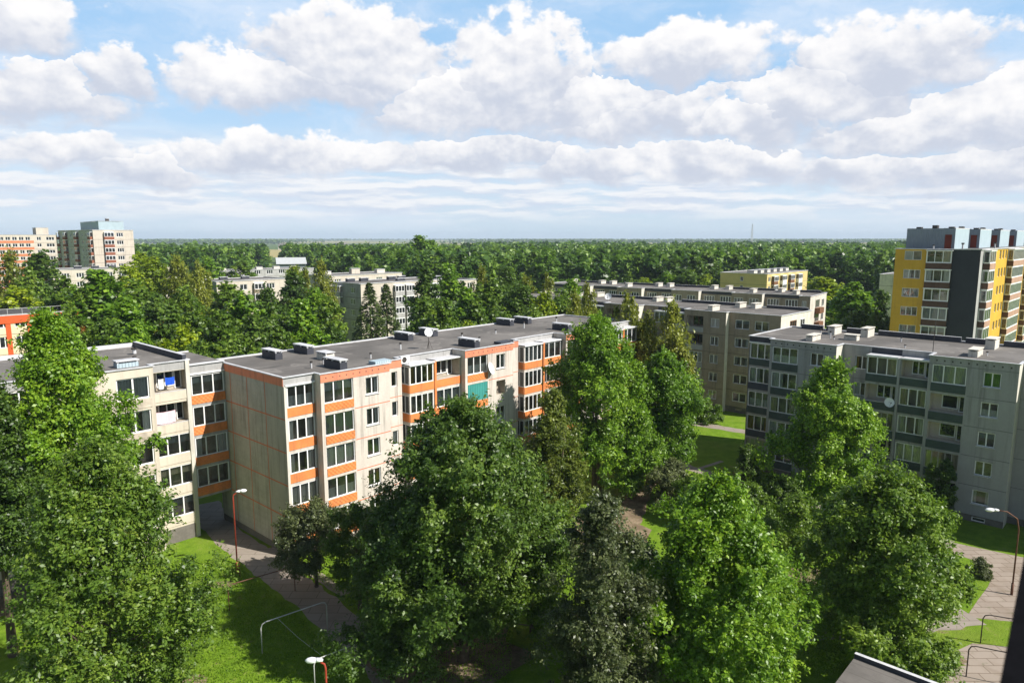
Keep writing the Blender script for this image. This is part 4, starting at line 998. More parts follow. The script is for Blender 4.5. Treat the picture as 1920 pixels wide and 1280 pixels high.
def fg_tree(name, label, x, y, H, r, z0, prof, ncl, per, leaf, mat, tr=.22, seed=1, wid=.55, group=None, rc=None, flat=.8, droop=0, forks=1, limbs=14, bark='bark', cat='tree', lump=.28, inner=.35):
    P, Nn, size, tint, cc, g = crown_cloud(seed, H, r * 1.1, z0, prof, int(ncl * 1.25), int(per * 1.55), leaf * .74, rc * .92 if rc else None, flat, droop, lump, inner)
    ax = None
    if droop: ax = g.normal(size=P.shape) * .5 + np.array([0, 0, -1.])
    cm = quads_mesh('crown', P, Nn, size, wid, tint, mat, g, ax)
    tm = trunk_mesh(seed, H, r, z0, cc, tr, limbs, bark, forks)
    return tree_obj(name, x, y, cm, tm.mesh('trunk'), label, group, cat=cat)

# foreground trees, each with its own crown
fg_tree('ash_tree', 'tall bright green tree with narrow crown at left, hiding part of the cream block', -29.3, 44.0, 20.8, 4.2, 4.0, 'ovate', 215, 330, .27, 'leaf_bright', .3, 11, rc=1.05)
fg_tree('ash_tree', 'darker leafy tree cut by the left frame edge beside the tall bright green tree', -30.9, 40.0, 17.2, 2.4, 6.5, 'tall', 95, 300, .26, 'leaf_deep', .26, 12, rc=.95)
fg_tree('maple_tree', 'large yellowish green maple in the left foreground with pale twigs showing', -20.5, 33.0, 15.4, 4.4, .8, 'ovate', 330, 260, .23, 'leaf_yellowgreen', .26, 13, rc=.95, flat=.7, inner=.25, limbs=34)
fg_tree('rowan_tree', 'small dark round tree at the foot of the tiled end wall', -14.5, 48.6, 6.4, 3.0, 1.9, 'dome', 80, 260, .2, 'leaf_grey', .13, 14, rc=.72, flat=.7)
fg_tree('maple_tree', 'largest dark green maple in the centre, in front of the orange balconies', -3.0, 39.5, 15.9, 4.8, 1.6, 'round', 300, 330, .26, 'leaf_deep', .33, 15, rc=1.15)
fg_tree('maple_tree', 'lower dark maple in front of the largest central maple, beside the shaded path', -6.4, 38.6, 10.3, 3.5, 1.2, 'dome', 150, 330, .23, 'leaf_deep', .22, 16, rc=.95)
fg_tree('maple_tree', 'small dark tree with some dim red leaves behind the shaded path', -10.6, 45.5, 7.6, 2.3, 1.6, 'round', 60, 240, .22, 'leaf_deep', .14, 26, rc=.72)
fg_tree('linden_tree', 'olive and brownish tinged tree just right of the largest central maple', 3.1, 50.0, 14.4, 2.7, 1.6, 'tall', 150, 300, .22, 'leaf_olive', .2, 17, rc=.78)
fg_tree('ash_tree', 'tall bright green ash with forked trunks standing before the beige brown block', 8.3, 67.5, 17.6, 4.6, 2.2, 'dome', 250, 330, .3, 'leaf_bright', .26, 18, rc=1.15, forks=2)
fg_tree('ash_tree', 'shorter rounded ash leaning against the right of the tall forked ash', 15.6, 70.5, 13.7, 4.3, 1.6, 'round', 170, 320, .3, 'leaf_bright', .22, 19, rc=1.1)
fg_tree('plum_tree', 'thin dusky grey green tree in the foreground between the dark maple and the bright chestnut', 4.6, 33.0, 12.8, 3.2, 1.5, 'tall', 215, 210, .19, 'leaf_grey', .17, 20, rc=.72, inner=.2, limbs=24)
fg_tree('chestnut_tree', 'bright yellow green chestnut in the right foreground', 10.9, 35.0, 12.9, 4.6, 1.2, 'ovate', 265, 330, .25, 'leaf_bright', .27, 21, rc=.95, flat=.65, wid=.5)
fg_tree('chestnut_tree', 'broad dark green chestnut on the right, beside the paved yard and lamp', 21.9, 39.0, 11.9, 4.3, .9, 'dome', 300, 330, .25, 'leaf_mid', .28, 22, rc=.95, flat=.6, wid=.5)
fg_tree('maple_tree', 'pointed bright green tree before the grey block with green balconies', 28.4, 60.5, 14.6, 4.4, 1.8, 'ovate', 190, 330, .29, 'leaf_bright', .22, 23, rc=1.15)
fg_tree('apple_tree', 'low spreading fruit tree with dark stems, left of the slim young tree', 19.6, 56.0, 5.0, 2.6, 1.0, 'dome', 75, 250, .2, 'leaf_mid', .12, 24, rc=.7, forks=3)
fg_tree('young_tree', 'slim young tree with bare thin trunk standing on sunny grass', 20.9, 48.4, 6.8, 2.2, 2.2, 'round', 70, 250, .2, 'leaf_mid', .09, 25, rc=.65)
fg_tree('ash_tree', 'low ash filling the gap under the tall forked ash, beside the dirt track', 11.6, 66.5, 9.5, 3.0, 1.2, 'round', 90, 300, .28, 'leaf_bright', .14, 27, rc=.95)
fg_tree('maple_tree', 'lower green maple filling the gap between the largest central maple and the dusky thin tree', 1.3, 42.5, 8.6, 3.1, .8, 'dome', 100, 300, .24, 'leaf_mid', .15, 28, rc=.85)
fg_tree('linden_tree', 'low dark tree in the shade between the dusky thin tree and the bright chestnut', 8.3, 42.0, 6.2, 2.8, .6, 'dome', 80, 280, .24, 'leaf_deep', .13, 29, rc=.8)
fg_tree('apple_tree', 'low rounded fruit tree between the spreading fruit tree and the pointed bright tree', 23.6, 58.4, 4.6, 2.2, .8, 'dome', 60, 240, .2, 'leaf_deep', .1, 41, rc=.65, forks=2)
fg_tree('apple_tree', 'low pale rounded tree beside the dirt track, left of the spreading fruit tree', 16.4, 60.5, 3.9, 2.0, .7, 'dome', 55, 240, .2, 'leaf_mid', .1, 42, rc=.62, forks=2)
# shrubs
fg_tree('shrub', 'grey green lilac bush beside the dirt track under the forked ash', 15.3, 64.5, 4.3, 2.4, .3, 'dome', 60, 220, .22, 'leaf_grey', .06, 31, rc=.7, cat='shrub', forks=3)
fg_tree('shrub', 'clipped oval bush against the beige brown block', 27.0, 95.2, 2.9, 2.4, .15, 'dome', 60, 160, .26, 'leaf_mid', .06, 32, rc=.6, cat='shrub')
fg_tree('shrub', 'dark bush in the shade at the left end of the grey block', 25.4, 71.6, 3.6, 1.8, .2, 'dome', 45, 180, .22, 'leaf_deep', .05, 33, rc=.6, cat='shrub')
fg_tree('shrub', 'small round bush at the edge of the paved path by the lamp', 35.6, 50.0, 1.45, .85, .1, 'dome', 36, 150, .13, 'leaf_grey', .03, 34, rc=.28, cat='shrub')
fg_tree('cypress_tree', 'dark columnar thuja against the grey wall', 38.9, 60.2, 6.0, .85, .1, 'column', 90, 170, .2, 'leaf_deep', .1, 35, rc=.38, cat='tree', lump=.05)
fg_tree('cypress_tree', 'slightly lower columnar thuja on the left of the other thuja', 37.9, 60.6, 5.6, .6, .1, 'column', 60, 150, .2, 'leaf_deep', .1, 36, rc=.34, cat='tree', lump=.05)
fg_tree('shrub', 'low shrub in the grass below the slim young tree', 23.2, 46.6, 1.6, 1.0, .1, 'dome', 30, 140, .16, 'leaf_mid', .04, 37, rc=.35, cat='shrub')
fg_tree('shrub', 'scraggly bush by the path in front of the grey block', 23.8, 66.4, 1.9, 1.5, .1, 'dome', 32, 140, .18, 'leaf_mid', .04, 38, rc=.45, cat='shrub')

# middle distance trees: a few crowns per kind, copied with their parts
KIND = {
    'bright': ('deciduous_tree', 'ovate', 'leaf_bright', 0, 'bright green broad tree'), 'mid': ('deciduous_tree', 'round', 'leaf_mid', 0, 'mid green rounded tree'),
    'deep': ('deciduous_tree', 'ovate', 'leaf_deep', 0, 'dark green dense tree'), 'lime': ('deciduous_tree', 'dome', 'leaf_lime', 0, 'pale lime green tree'),
    'red': ('deciduous_tree', 'round', 'leaf_red', 0, 'small reddish brown tree'),
    'yellow': ('deciduous_tree', 'round', 'leaf_yellowgreen', 0, 'yellowish green tree'), 'birch': ('birch_tree', 'tall', 'leaf_birch', .9, 'slender pale birch'),
    'birchtall': ('birch_tree', 'tall', 'leaf_birch', .9, 'slender drooping birch'), 'willow': ('willow_tree', 'dome', 'leaf_birch', 2.6, 'weeping willow')}
PROTO = {}
PH, PR = 16., 3.4
for kd, (nm, prof, mt, dr, _) in KIND.items():
    if kd == 'birchtall': PROTO[kd] = PROTO['birch']; continue
    PROTO[kd] = []
    for s in range(3 if kd in ('mid', 'bright', 'deep') else 2):
        sd = 100 + 10 * list(KIND).index(kd) + s
        P, Nn, size, tint, cc, g = crown_cloud(sd, PH, PR, 2.2, prof, 95, 115, .42 if not dr else .36, .95, .8, dr, .34)
        ax = (g.normal(size=P.shape) * .4 + np.array([0, 0, -1.])) if dr else None
        PROTO[kd].append((quads_mesh('crown', P, Nn, size, .5 if dr else .65, tint, mt, g, ax), trunk_mesh(sd, PH, PR, 2.2, cc, .2, 10, 'bark_birch' if nm == 'birch_tree' else 'bark').mesh('trunk')))
def spruce_mesh(seed):
    g = np.random.default_rng(seed); P = []; A = []; T_ = []
    for i in range(30):
        t = i / 30; z = 1.2 + 15 * t; Rr = 4.2 * (1 - t) ** .85 + .15
        for j in range(11):
            a = g.random() * 6.283; n = int(9 + 22 * (1 - t)); f = g.random(n) ** .5; off = g.normal(size=n) * .16 * (.4 + f)
            x = np.cos(a + off) * f * Rr; y = np.sin(a + off) * f * Rr; zz = z - f * Rr * .28 + .25 * np.sin(f * 3) + g.normal(size=n) * .12
            P.append(np.stack([x, y, zz], 1)); A.append(np.tile([math.cos(a), math.sin(a), -.35], (n, 1))); T_.append(np.clip(.3 + .4 * f + g.normal(size=n) * .12, 0, 1))
    P = np.vstack(P); A = np.vstack(A); tint = np.concatenate(T_)
    Nn = unit(np.array([0, 0, 1.]) + g.normal(size=P.shape) * .5); return quads_mesh('crown', P, Nn, .55 * g.uniform(.6, 1.3, len(P)), .42, tint, 'leaf_spruce', g, A + g.normal(size=A.shape) * .25)
tm_ = MB(); tm_.tube([(0, 0, -.1), (0, 0, 8), (0, 0, 15.5)], [.24, .14, .03], 'bark', 7)
PROTO['spruce'] = [(spruce_mesh(5), tm_.mesh('trunk')), (spruce_mesh(6), tm_.mesh('trunk'))]
KIND['spruce'] = ('spruce_tree', '', '', 0, 'tall dark spruce')
MID_TREES = [(-107.3, 150, 22.9, 4.6, 'birch'), (-113.1, 168, 21.5, 6.1, 'deep'), (-85.3, 120, 17.1, 4.4, 'lime'), (-66.3, 112, 20.3, 5.2, 'bright'), (-77.9, 122, 18.6, 4.2, 'mid'), (-65.8, 122, 18.0, 4.2, 'mid'), (-52.9, 95, 17.4, 3.1, 'bright'), (-62.3, 98, 16.0, 3.0, 'mid'), (-53.1, 104, 16.9, 3.0, 'deep'), (-45.0, 92, 15.9, 3.0, 'yellow'), (-45.0, 100, 16.0, 2.9, 'mid'), (-84.4, 165, 21.1, 4.4, 'lime'), (-76.6, 160, 22.2, 3.8, 'willow'), (-65.1, 146, 21.6, 2.6, 'willow'), (-100.5, 190, 21.3, 5.5, 'lime'), (-50.7, 124, 17.5, 3.6, 'mid'), (-41.4, 108, 16.6, 3.8, 'bright'), (-36.6, 98, 14.7, 3.2, 'deep'), (-39.9, 95, 15.3, 2.8, 'mid'), (-35.7, 104, 15.6, 3.0, 'mid'), (-31.0, 102, 16.1, 3.4, 'bright'), (-28.7, 108, 16.1, 2.6, 'mid'), (-34.6, 122, 16.6, 2.9, 'bright'), (-47.0, 150, 18.1, 3.8, 'deep'), (-41.5, 152, 20.9, 3.3, 'birch'), (-47.2, 160, 18.8, 2.9, 'birch'), (-39.9, 84, 15.0, 2.5, 'lime'), (-46.8, 86, 15.2, 2.8, 'bright'), (-35.6, 86, 14.0, 2.7, 'mid'), (-30.3, 90, 13.8, 2.6, 'yellow'), (-26.6, 92, 14.0, 2.5, 'bright'), (-39.7, 78, 14.0, 2.1, 'lime'), (-36.4, 80, 13.7, 2.2, 'yellow'), (-52.5, 90, 15.0, 2.8, 'mid'), (-31.8, 84, 13.1, 2.3, 'mid'), (-25.1, 96, 13.6, 2.0, 'deep'), (-67.6, 110, 17.3, 3.0, 'mid'), (-67.9, 118, 18.1, 2.7, 'deep'), (-55.4, 118, 17.2, 3.0, 'mid'), (-44.9, 128, 16.5, 3.0, 'deep'), (-17.8, 146, 18.8, 3.9, 'deep'), (-13.6, 152, 19.4, 4.2, 'bright'), (-11.0, 112, 15.7, 3.0, 'mid'), (-6.0, 116, 15.4, 2.8, 'yellow'), (-6.4, 150, 19.5, 2.1, 'birch'), (-6.4, 106, 13.0, 2.1, 'lime'), (-3.0, 122, 15.1, 2.4, 'mid'), (0.2, 130, 15.8, 3.0, 'deep'), (2.8, 138, 18.1, 3.5, 'birch'), (6.9, 138, 18.6, 2.8, 'birch'), (5.5, 118, 16.3, 3.1, 'lime'), (-1.3, 170, 18.7, 3.4, 'deep'), (-10.7, 152, 15.9, 3.5, 'mid'), (3.4, 112, 14.6, 2.4, 'mid'), (-15.3, 118, 15.4, 2.5, 'mid'), (-1.2, 108, 13.8, 2.1, 'mid'), (-9.1, 104, 13.4, 1.8, 'mid'), (74.4, 152, 15.9, 4.4, 'bright'), (66.9, 132, 13.0, 3.2, 'mid'), (64.9, 124, 12.4, 1.6, 'yellow'), (57.9, 120, 11.5, 2.7, 'deep'), (81.3, 182, 15.4, 5.9, 'lime'), (84.5, 160, 13.6, 2.7, 'deep'), (78.7, 165, 13.2, 3.8, 'deep'), (61.8, 120, 11.5, 1.9, 'mid'), (67.7, 125, 10.9, 1.9, 'deep'), (56.0, 112, 10.9, 2.2, 'mid'), (40.9, 215, 13.3, 3.3, 'lime'), (56.5, 225, 15.1, 4.7, 'mid'), (60.8, 222, 14.0, 3.6, 'lime'), (50.7, 230, 14.1, 4.0, 'bright'), (12.0, 112, 18.3, 1.1, 'birch'), (9.7, 108, 17.2, 1.1, 'birch'), (15.2, 92, 18.4, 3.0, 'birchtall'), (20.2, 88, 17.8, 2.8, 'birchtall'), (17.6, 90, 16.0, 2.8, 'birchtall'), (-96.6, 140, 19.4, 3.2, 'mid'), (-85.8, 118, 12.7, 2.7, 'mid'), (-66.8, 100, 14.6, 2.3, 'bright'), (63.9, 88, 11.5, 1.4, 'mid'), (64.8, 115, 8.5, 1.3, 'mid'), (-26.1, 128, 17.8, 2.9, 'spruce'), (-23.6, 131, 17.3, 2.8, 'spruce'), (-42.5, 325, 25.8, 7.0, 'bright'), (-38.0, 332, 24.2, 6.0, 'bright'), (-63, 215, 15.5, 4.0, 'mid'), (-70, 226, 16.5, 4.2, 'lime'), (-92, 240, 17.5, 4.6, 'mid'), (-100, 232, 18.5, 4.6, 'bright'), (8.5, 121, 16.5, 3.2, 'mid'), (2.0, 127, 17.0, 3.4, 'deep'), (-4.0, 136, 18.2, 3.6, 'mid'), (11.0, 128, 17.5, 3.0, 'bright'), (-8.5, 128, 16.5, 3.2, 'bright'), (-61.5, 99.0, 13.0, 2.2, 'red'), (-50.5, 101, 13.2, 1.8, 'red'), (-82.0, 150, 19.5, 3.8, 'lime')]
def zone(x, y):
    if y > 300: return 'rising above the edge of the wood on the horizon'
    if x < -57: return 'in the belt by the red school and the low pale block'
    if x < -20: return 'in the dense belt behind the cream and orange blocks'
    if x < 8.5: return 'in the clump behind the flat roof of the orange block'
    if x < 30: return 'in front of the roof of the beige brown block'
    if y > 200: return 'at the foot of the wood left of the ochre block'
    return 'between the long beige block and the yellow tower'
for i, (x, y, H_, r_, kd) in enumerate(MID_TREES):
    cm, tm = PROTO[kd][i % len(PROTO[kd])]; h0 = PH if kd != 'spruce' else 16.4; r0 = PR if kd != 'spruce' else 3.3
    k = max(r_ * 1.32, .2 * H_) / r0; z_ = zone(x, y)
    tree_obj(KIND[kd][0], x, y, cm, tm, KIND[kd][4] + ' ' + z_, 'trees ' + z_, rnd.uniform(0, 6.28), (k, k * rnd.uniform(.92, 1.08), H_ / h0))

# the wood: nearest trees one by one, the rest as one mass
def far_proto(seed, ncl, per, leaf, prof, H_=17., r_=3.6):
    P, Nn, size, tint, cc, g = crown_cloud(seed, H_, r_, 2.0, prof, ncl, per, leaf, 1.2, .85, 0, .35); return P, Nn, size, tint, g
FP = []
tk = MB(); tk.tube([(0, 0, -.1), (0, 0, 6), (0, 0, 12)], [.22, .16, .05], 'bark', 5)
for s in range(6):
    P, Nn, size, tint, g = far_proto(300 + s, 60, 28, .85, ('ovate', 'round', 'dome', 'tall', 'ovate', 'round')[s])
    FP.append(quads_mesh('forest_tree', P, Nn, size, .7, tint, ('leaf_mid', 'leaf_wood', 'leaf_deep', 'leaf_wood', 'leaf_mid', 'leaf_deep')[s], g, extra=tk))
def wood_start(az):
    if az < -.30: return 300
    if az < -.18: return 292
    if az < .26: return 236
    if az < .52: return 252
    return 236
pts = []
q = random.Random(11); Y = 232.
while Y < 2300:
    stp = 7.2 if Y < 500 else (9.5 if Y < 900 else 15)
    X = -.80 * Y
    while X < .80 * Y:
        x = X + q.uniform(-.42, .42) * stp; y = Y + q.uniform(-.42, .42) * stp; az = x / y; X += stp
        if y < wood_start(az) + 6 * math.sin(x * .07): continue
        if -.375 < az < -.27 and y < 440: continue
        if -.350 < az < -.322 and y < 1500: continue
        if -.31 < az < -.05 and y > 720: continue
        if az >= -.05 and y > 1000 + 150 * math.sin(az * 23): continue
        if az <= -.36 and y > 1500: continue
        if -.50 < az < -.37 and y < 330: continue
        if y > 750:
            v = math.sin(x * .0041 + 1.3) + math.sin(y * .0052 + x * .0013) + math.sin((x - y) * .0021 + 2.)
            if v < (-.55 if az > -.05 else -.25) + (0 if y < 1400 else .75): continue
        pts.append((x, y, q.uniform(13.5, 20.5) * (1.0 if y < 900 else .95)))
    Y += stp * .92
pts.sort(key=lambda p: p[1])
NEAR = 178
near, rest = [], []
for p in pts:
    if len(near) < NEAR and p[1] < wood_start(p[0] / p[1]) + 16 and abs(p[0] / p[1]) < .74: near.append(p)
    else: rest.append(p)
for i, (x, y, h) in enumerate(near):
    o = link('forest_tree', FP[q.randrange(6)]); o.location = (x, y, 0); o.rotation_euler = (0, 0, q.uniform(0, 6.28)); k = h / 17.; w_ = k * q.uniform(1.05, 1.5); o.scale = (w_, w_, k)
    tag(o, 'leafy tree in the front row of the wood behind the estate', 'tree', 'trees along the near edge of the wood')
def merged(name, plist, variants, mat, seed):
    g = np.random.default_rng(seed); Ps, Ns, Ss, Ts = [], [], [], []
    for (x, y, h) in plist:
        P, Nn, size, tint = variants[g.integers(len(variants))]; a = g.random() * 6.283; k = h / 17.; w_ = k * g.uniform(1.0, 1.5)
        c, s = math.cos(a), math.sin(a); M_ = np.array([[c, -s, 0], [s, c, 0], [0, 0, 1]])
        Ps.append((P @ M_.T) * np.array([w_, w_, k]) + np.array([x, y, 0])); Ns.append(Nn @ M_.T); Ss.append(size * w_); Ts.append(np.clip(tint + g.normal() * .22, 0, 1))
    me = quads_mesh(name, np.vstack(Ps), np.vstack(Ns), np.concatenate(Ss), .75, np.concatenate(Ts), mat, g)
    return tag(link(name, me), kind='stuff')
V1 = [far_proto(400 + s, 34, 11, 1.5, ('ovate', 'round', 'dome', 'tall')[s % 4])[:4] for s in range(6)]
V2 = [far_proto(420 + s, 12, 4, 3.4, ('round', 'dome')[s % 2], 17., 5.5)[:4] for s in range(5)]
o = merged('forest', [p for p in rest if p[1] < 700], V1, 'leaf_wood', 1); tag(o, 'wide leafy wood stretching behind the housing estate', 'forest')
o = merged('forest', [p for p in rest if p[1] >= 700], V2, 'leaf_wood', 2); tag(o, 'distant woodland running towards the horizon', 'forest')
fp = []
for i in range(330):
    y = 2300 * (3.6 ** q.random()) ; x = q.uniform(-.85, .85) * y
    if y < (5600 if -.33 < x / y < -.04 else 3000): continue
    n = q.randrange(10, 46); an = q.uniform(-.25, .25)
    for j in range(n): t = (j - n / 2) * 17; fp.append((x + t * math.cos(an) + q.uniform(-9, 9), y + t * math.sin(an) + q.uniform(-30, 30), q.uniform(11, 19)))
V3 = [far_proto(440 + s, 5, 3, 9., 'dome', 17., 12.)[:4] for s in range(4)]
o = merged('forest', fp, V3, 'leaf_deep', 3); tag(o, 'thin dark tree lines on the far plain under the horizon', 'forest')

# grass blades on the nearer lawns
g = np.random.default_rng(9); n = 60000
gx = np.concatenate([g.uniform(-27, 0, n), g.uniform(18, 40, n // 3)]); gy = np.concatenate([g.uniform(29, 53, n), g.uniform(38, 56, n // 3)])
def near_path(x, y):
    a = np.array([[-30, 65], [-25.6, 58.6], [-21.3, 54.0], [-14.2, 46.7], [-8.6, 40.4], [-3.5, 33], [0, 26]]); d = np.full(len(x), 99.)
    for p, r_ in zip(a[:-1], a[1:]):
        u_ = r_ - p; t = np.clip(((x - p[0]) * u_[0] + (y - p[1]) * u_[1]) / (u_ @ u_), 0, 1); d = np.minimum(d, np.hypot(x - p[0] - t * u_[0], y - p[1] - t * u_[1]))
    return d
ok = near_path(gx, gy) > 1.7
ok &= ~((gx > 30.3) & (gy > 43.2) & (gy < 57) & (gx > 30 + (gy - 44) * .55)) & ~((gx > 22) & (gy < 41.6)) & ~((gx > 18) & (gy < 45) & (gx < 33) & (np.abs(gy - 43.3) < 1.6))
gx, gy = gx[ok], gy[ok]; m_ = len(gx); gs = g.uniform(.07, .17, m_)
Cn = np.stack([gx, gy, gs * .42], 1); ax = g.normal(size=(m_, 3)) * .35 + np.array([0, 0, 1.]); Nn = unit(g.normal(size=(m_, 3)) * np.array([1, 1, .3]))
leafmat('grass_blade', (.075, .15, .008), (.145, .26, .014), (.22, .34, .024), trans=.3)
me = quads_mesh('lawn_grass', Cn, Nn, gs, .5, np.clip(.5 + g.normal(size=m_) * .2, 0, 1), 'grass_blade', g, ax); o = link('lawn_grass', me); tag(o, 'short lawn grass around the washing line frames', 'grass', kind='stuff')

# ------------------------------------------------------------------ street furniture and small things
def lamp(label, x, y, h, arm, ang, pole, hl=.75, bend=.35, group=None):
    r = empty('street_lamp', x, y, 0, 0, label, 'street lamp', group); r.rotation_euler = (0, 0, R(ang))
    m = MB(); m.tube([(0, 0, -.1), (0, 0, .9)], .085, pole, 10); m.tube([(0, 0, .9), (0, 0, h - bend * .9), (bend * .12, 0, h - bend * .35), (bend * .6, 0, h - .02), (arm, 0, h + .08)], [.055, .05, .048, .045, .04], pole, 10); m.build('pole', r, True)
    hd = MB(); hd.tube([(arm - .05, 0, h + .08), (arm + .12, 0, h + .10), (arm + hl * .35, 0, h + .11)], [.06, .10, .11], 'lamp_white', 10)
    hh = hd.build('lamp_head', r, True)
    d = MB(); d.tube([(arm + hl * .35, 0, h + .10), (arm + hl * .6, 0, h + .10), (arm + hl * .85, 0, h + .1), (arm + hl, 0, h + .11)], [.11, .15, .12, .03], 'lamp_white', 10); d.build('lamp_cover', hh, True)
lamp('red street lamp on the grass beside the tiled end wall', -21.2, 50.8, 6.4, .25, 22, 'red_paint')
lamp('red street lamp at the bottom edge, its white head above the washing line frame', -8.55, 29.5, 6.4, .15, 185, 'red_paint')
lamp('street lamp with long curved arm at the right beside the paved yard', 36.2, 47.4, 6.3, 1.55, 176, 'rust_paint', .9, 1.5)
def frame_(name, label, p, q_, h, mat, group, rope=None):
    r = empty(name, p[0], p[1], 0, 0, label, 'washing line', group); dx, dy = q_[0] - p[0], q_[1] - p[1]; l = math.hypot(dx, dy); ux, uy = dx / l, dy / l
    m = MB(); m.tube([(0, 0, -.1), (0, 0, h - .3), (ux * .1, uy * .1, h - .08), (ux * .32, uy * .32, h), (dx - ux * .32, dy - uy * .32, h), (dx - ux * .1, dy - uy * .1, h - .08), (dx, dy, h - .3), (dx, dy, -.1)], .034, mat, 8); m.build('frame', r, True)
    if rope:
        for (a, b_) in rope:
            w = MB(); w.tube([a, tuple((Vector(a) + Vector(b_)) / 2 + Vector((0, 0, -.12))), b_], .012, 'grey_paint', 4); w.build('rope', r)
GW = 'washing line frames on the lawn'
frame_('washing_line_frame', 'pale pipe washing line frame on the lawn, complete and farther from the bottom edge', (-15.55, 40.2), (-12.2, 42.9), 2.0, 'grey_paint', GW, [((.8, .65, 2.0), (4.6, -3.3, 2.02))])
frame_('washing_line_frame', 'pale pipe washing line frame at the bottom edge, behind the lamp head', (-11.2, 36.4), (-7.6, 39.2), 2.0, 'grey_paint', GW)
frame_('washing_line_frame', 'rusty washing line frame in the shade between lamp and lawn edge', (-19.6, 45.2), (-15.9, 48.0), 1.9, 'rust_paint', GW)
frame_('washing_line_frame', 'dark pipe washing line frame on the right grass strip', (29.9, 41.3), (34.0, 39.7), 2.0, 'dark_metal', 'washing line frames by the paved yard')
frame_('washing_line_frame', 'dark pipe washing line frame standing on the right paving slabs', (26.8, 37.9), (31.0, 36.0), 2.0, 'dark_metal', 'washing line frames by the paved yard')
m = MB(); m.tube([(-20.75, 50.1, -.1), (-20.75, 50.1, 1.5)], .035, 'rust_paint', 7); tag(m.build('short_post'), 'short rusty post standing next to the red lamp', 'post')
for (x, y, h) in ((22.4, 71.8, 1.3), (23.4, 70.9, 1.3)):
    m = MB(); m.tube([(x, y, -.1), (x, y, h)], .04, 'rust_paint', 7); m.tube([(x, y, h), (x, y, h + .06)], [.05, .02], 'dark_metal', 7); tag(m.build('short_post'), 'thin rusty post beside the path before the grey block', 'post', 'posts beside the path')
def dish(label, x, y, z, r, az, el, mast=None, mat='lamp_white'):
    o = empty('satellite_dish', x, y, z, 0, label, 'satellite dish'); m = MB(); k = m.mi(mat); rings = []
    for i in range(5):
        f = i / 4; n0 = len(m.v)
        for j in range(20): t = 2 * math.pi * j / 20; m.v.append((-.22 * r * (1 - f * f), r * f * math.cos(t), r * f * math.sin(t)) if i else (-.22 * r, 0, 0))
        rings.append(n0)
    for i in range(4):
        for j in range(20): j2 = (j + 1) % 20; m.f.append((rings[i] + j, rings[i] + j2, rings[i + 1] + j2, rings[i + 1] + j)); m.m.append(k)
    d = m.build('reflector', o, True); d.rotation_euler = (0, R(-el), R(az))
    a = MB(); a.tube([(-.1, 0, -r * .9), (r * .9, 0, -.1)], .02, 'grey_paint', 5); a.tube([(r * .85, 0, -.12), (r * 1.0, 0, -.05)], .045, 'dark_metal', 6); aa = a.build('feed_arm', o); aa.rotation_euler = (0, R(-el), R(az))
    if mast:
        s = MB(); s.tube([(0, 0, -mast), (-.05, 0, -.05)], .03, 'dark_metal', 6)
        for t in (0, 2.1, 4.2): s.tube([(.35 * math.cos(t), .35 * math.sin(t), -mast), (0, 0, -mast * .45)], .015, 'dark_metal', 4)
        s.build('mast', o)
    else:
        s = MB(); s.tube([(-.1, 0, 0), (-.28, .1, -.1)], .03, 'dark_metal', 6); ss = s.build('bracket', o); ss.rotation_euler = (0, 0, R(az))
def AW(s, b_, z=0, ox=AX, oy=AY, an=AANG): c, n = math.cos(R(an)), math.sin(R(an)); return (ox + c * s - n * b_, oy + n * s + c * b_, z)
dish('white satellite dish on a thin mast in the middle of the grey roof', *AW(14.5, 3.6, ZT + 1.62), .42, -62, 18, 1.66)
dish('white satellite dish fixed to the wall beside a triple window of the orange block', *AW(19.25, -.32, 12.72), .62, -20, 20)
dish('white satellite dish hanging on a dark green balcony of the grey block', *AW(12.05, .05, 9.85, FX, FY, FANG), .46, -100, 18)
dish('small satellite dish on the roof of the beige brown block', *AW(-24.5, 4.5, ZT + .7, GX, GY, -44), .6, -110, 20, .75)
o = empty('air_conditioner', *AW(9.1, 1.15, 14.22), AANG, 'white air conditioning unit on the balcony roof of the orange block', 'air conditioner')
m = MB(); m.box(.0, .95, 0, .38, .08, .75, 'lamp_white'); m.build('casing', o)
m = MB(); m.tube([(.36, -.012, .42), (.36, .01, .42)], .27, 'dark_metal', 16); m.build('fan_grille', o)
m = MB(); m.box(.05, .12, 0, .38, 0, .08, 'dark_metal'); m.box(.83, .9, 0, .38, 0, .08, 'dark_metal'); m.build('foot', o)
def cloth(name, label, s, z, w, h, mat, cat, off=10.98):
    m = MB(); k = m.mi(mat); n = 10
    for i in range(n + 1):
        for j in range(5): m.v.append((s + w * i / n, off + .03 * math.sin(i * 1.3 + j * .4), z - h * j / 4 - .05 * math.sin(math.pi * i / n)))
    for i in range(n):
        for j in range(4): a = i * 5 + j; m.f.append((a, a + 5, a + 6, a + 1)); m.m.append(k)
    o = m.build(name); o.location = (AX, AY, .66); o.rotation_euler = (0, 0, R(AANG)); tag(o, label, cat, 'laundry on the open loggias')
cloth('laundry_cloth', 'bright blue cloth drying on the top loggia of the cream block', -7.65, 13.55, .75, .62, 'blue_cloth', 'laundry')
cloth('laundry_cloth', 'white shirt like cloth hanging beside the blue cloth', -8.2, 13.5, .42, .85, 'curtain_white', 'laundry')
cloth('laundry_cloth', 'black garment hanging at the left end of the top loggia', -8.72, 13.45, .26, .9, 'black_cloth', 'laundry')
cloth('laundry_cloth', 'pale pink sheet hanging across the second loggia from the top', -8.6, 10.75, 1.55, 1.0, 'pink_cloth', 'laundry', 10.9)
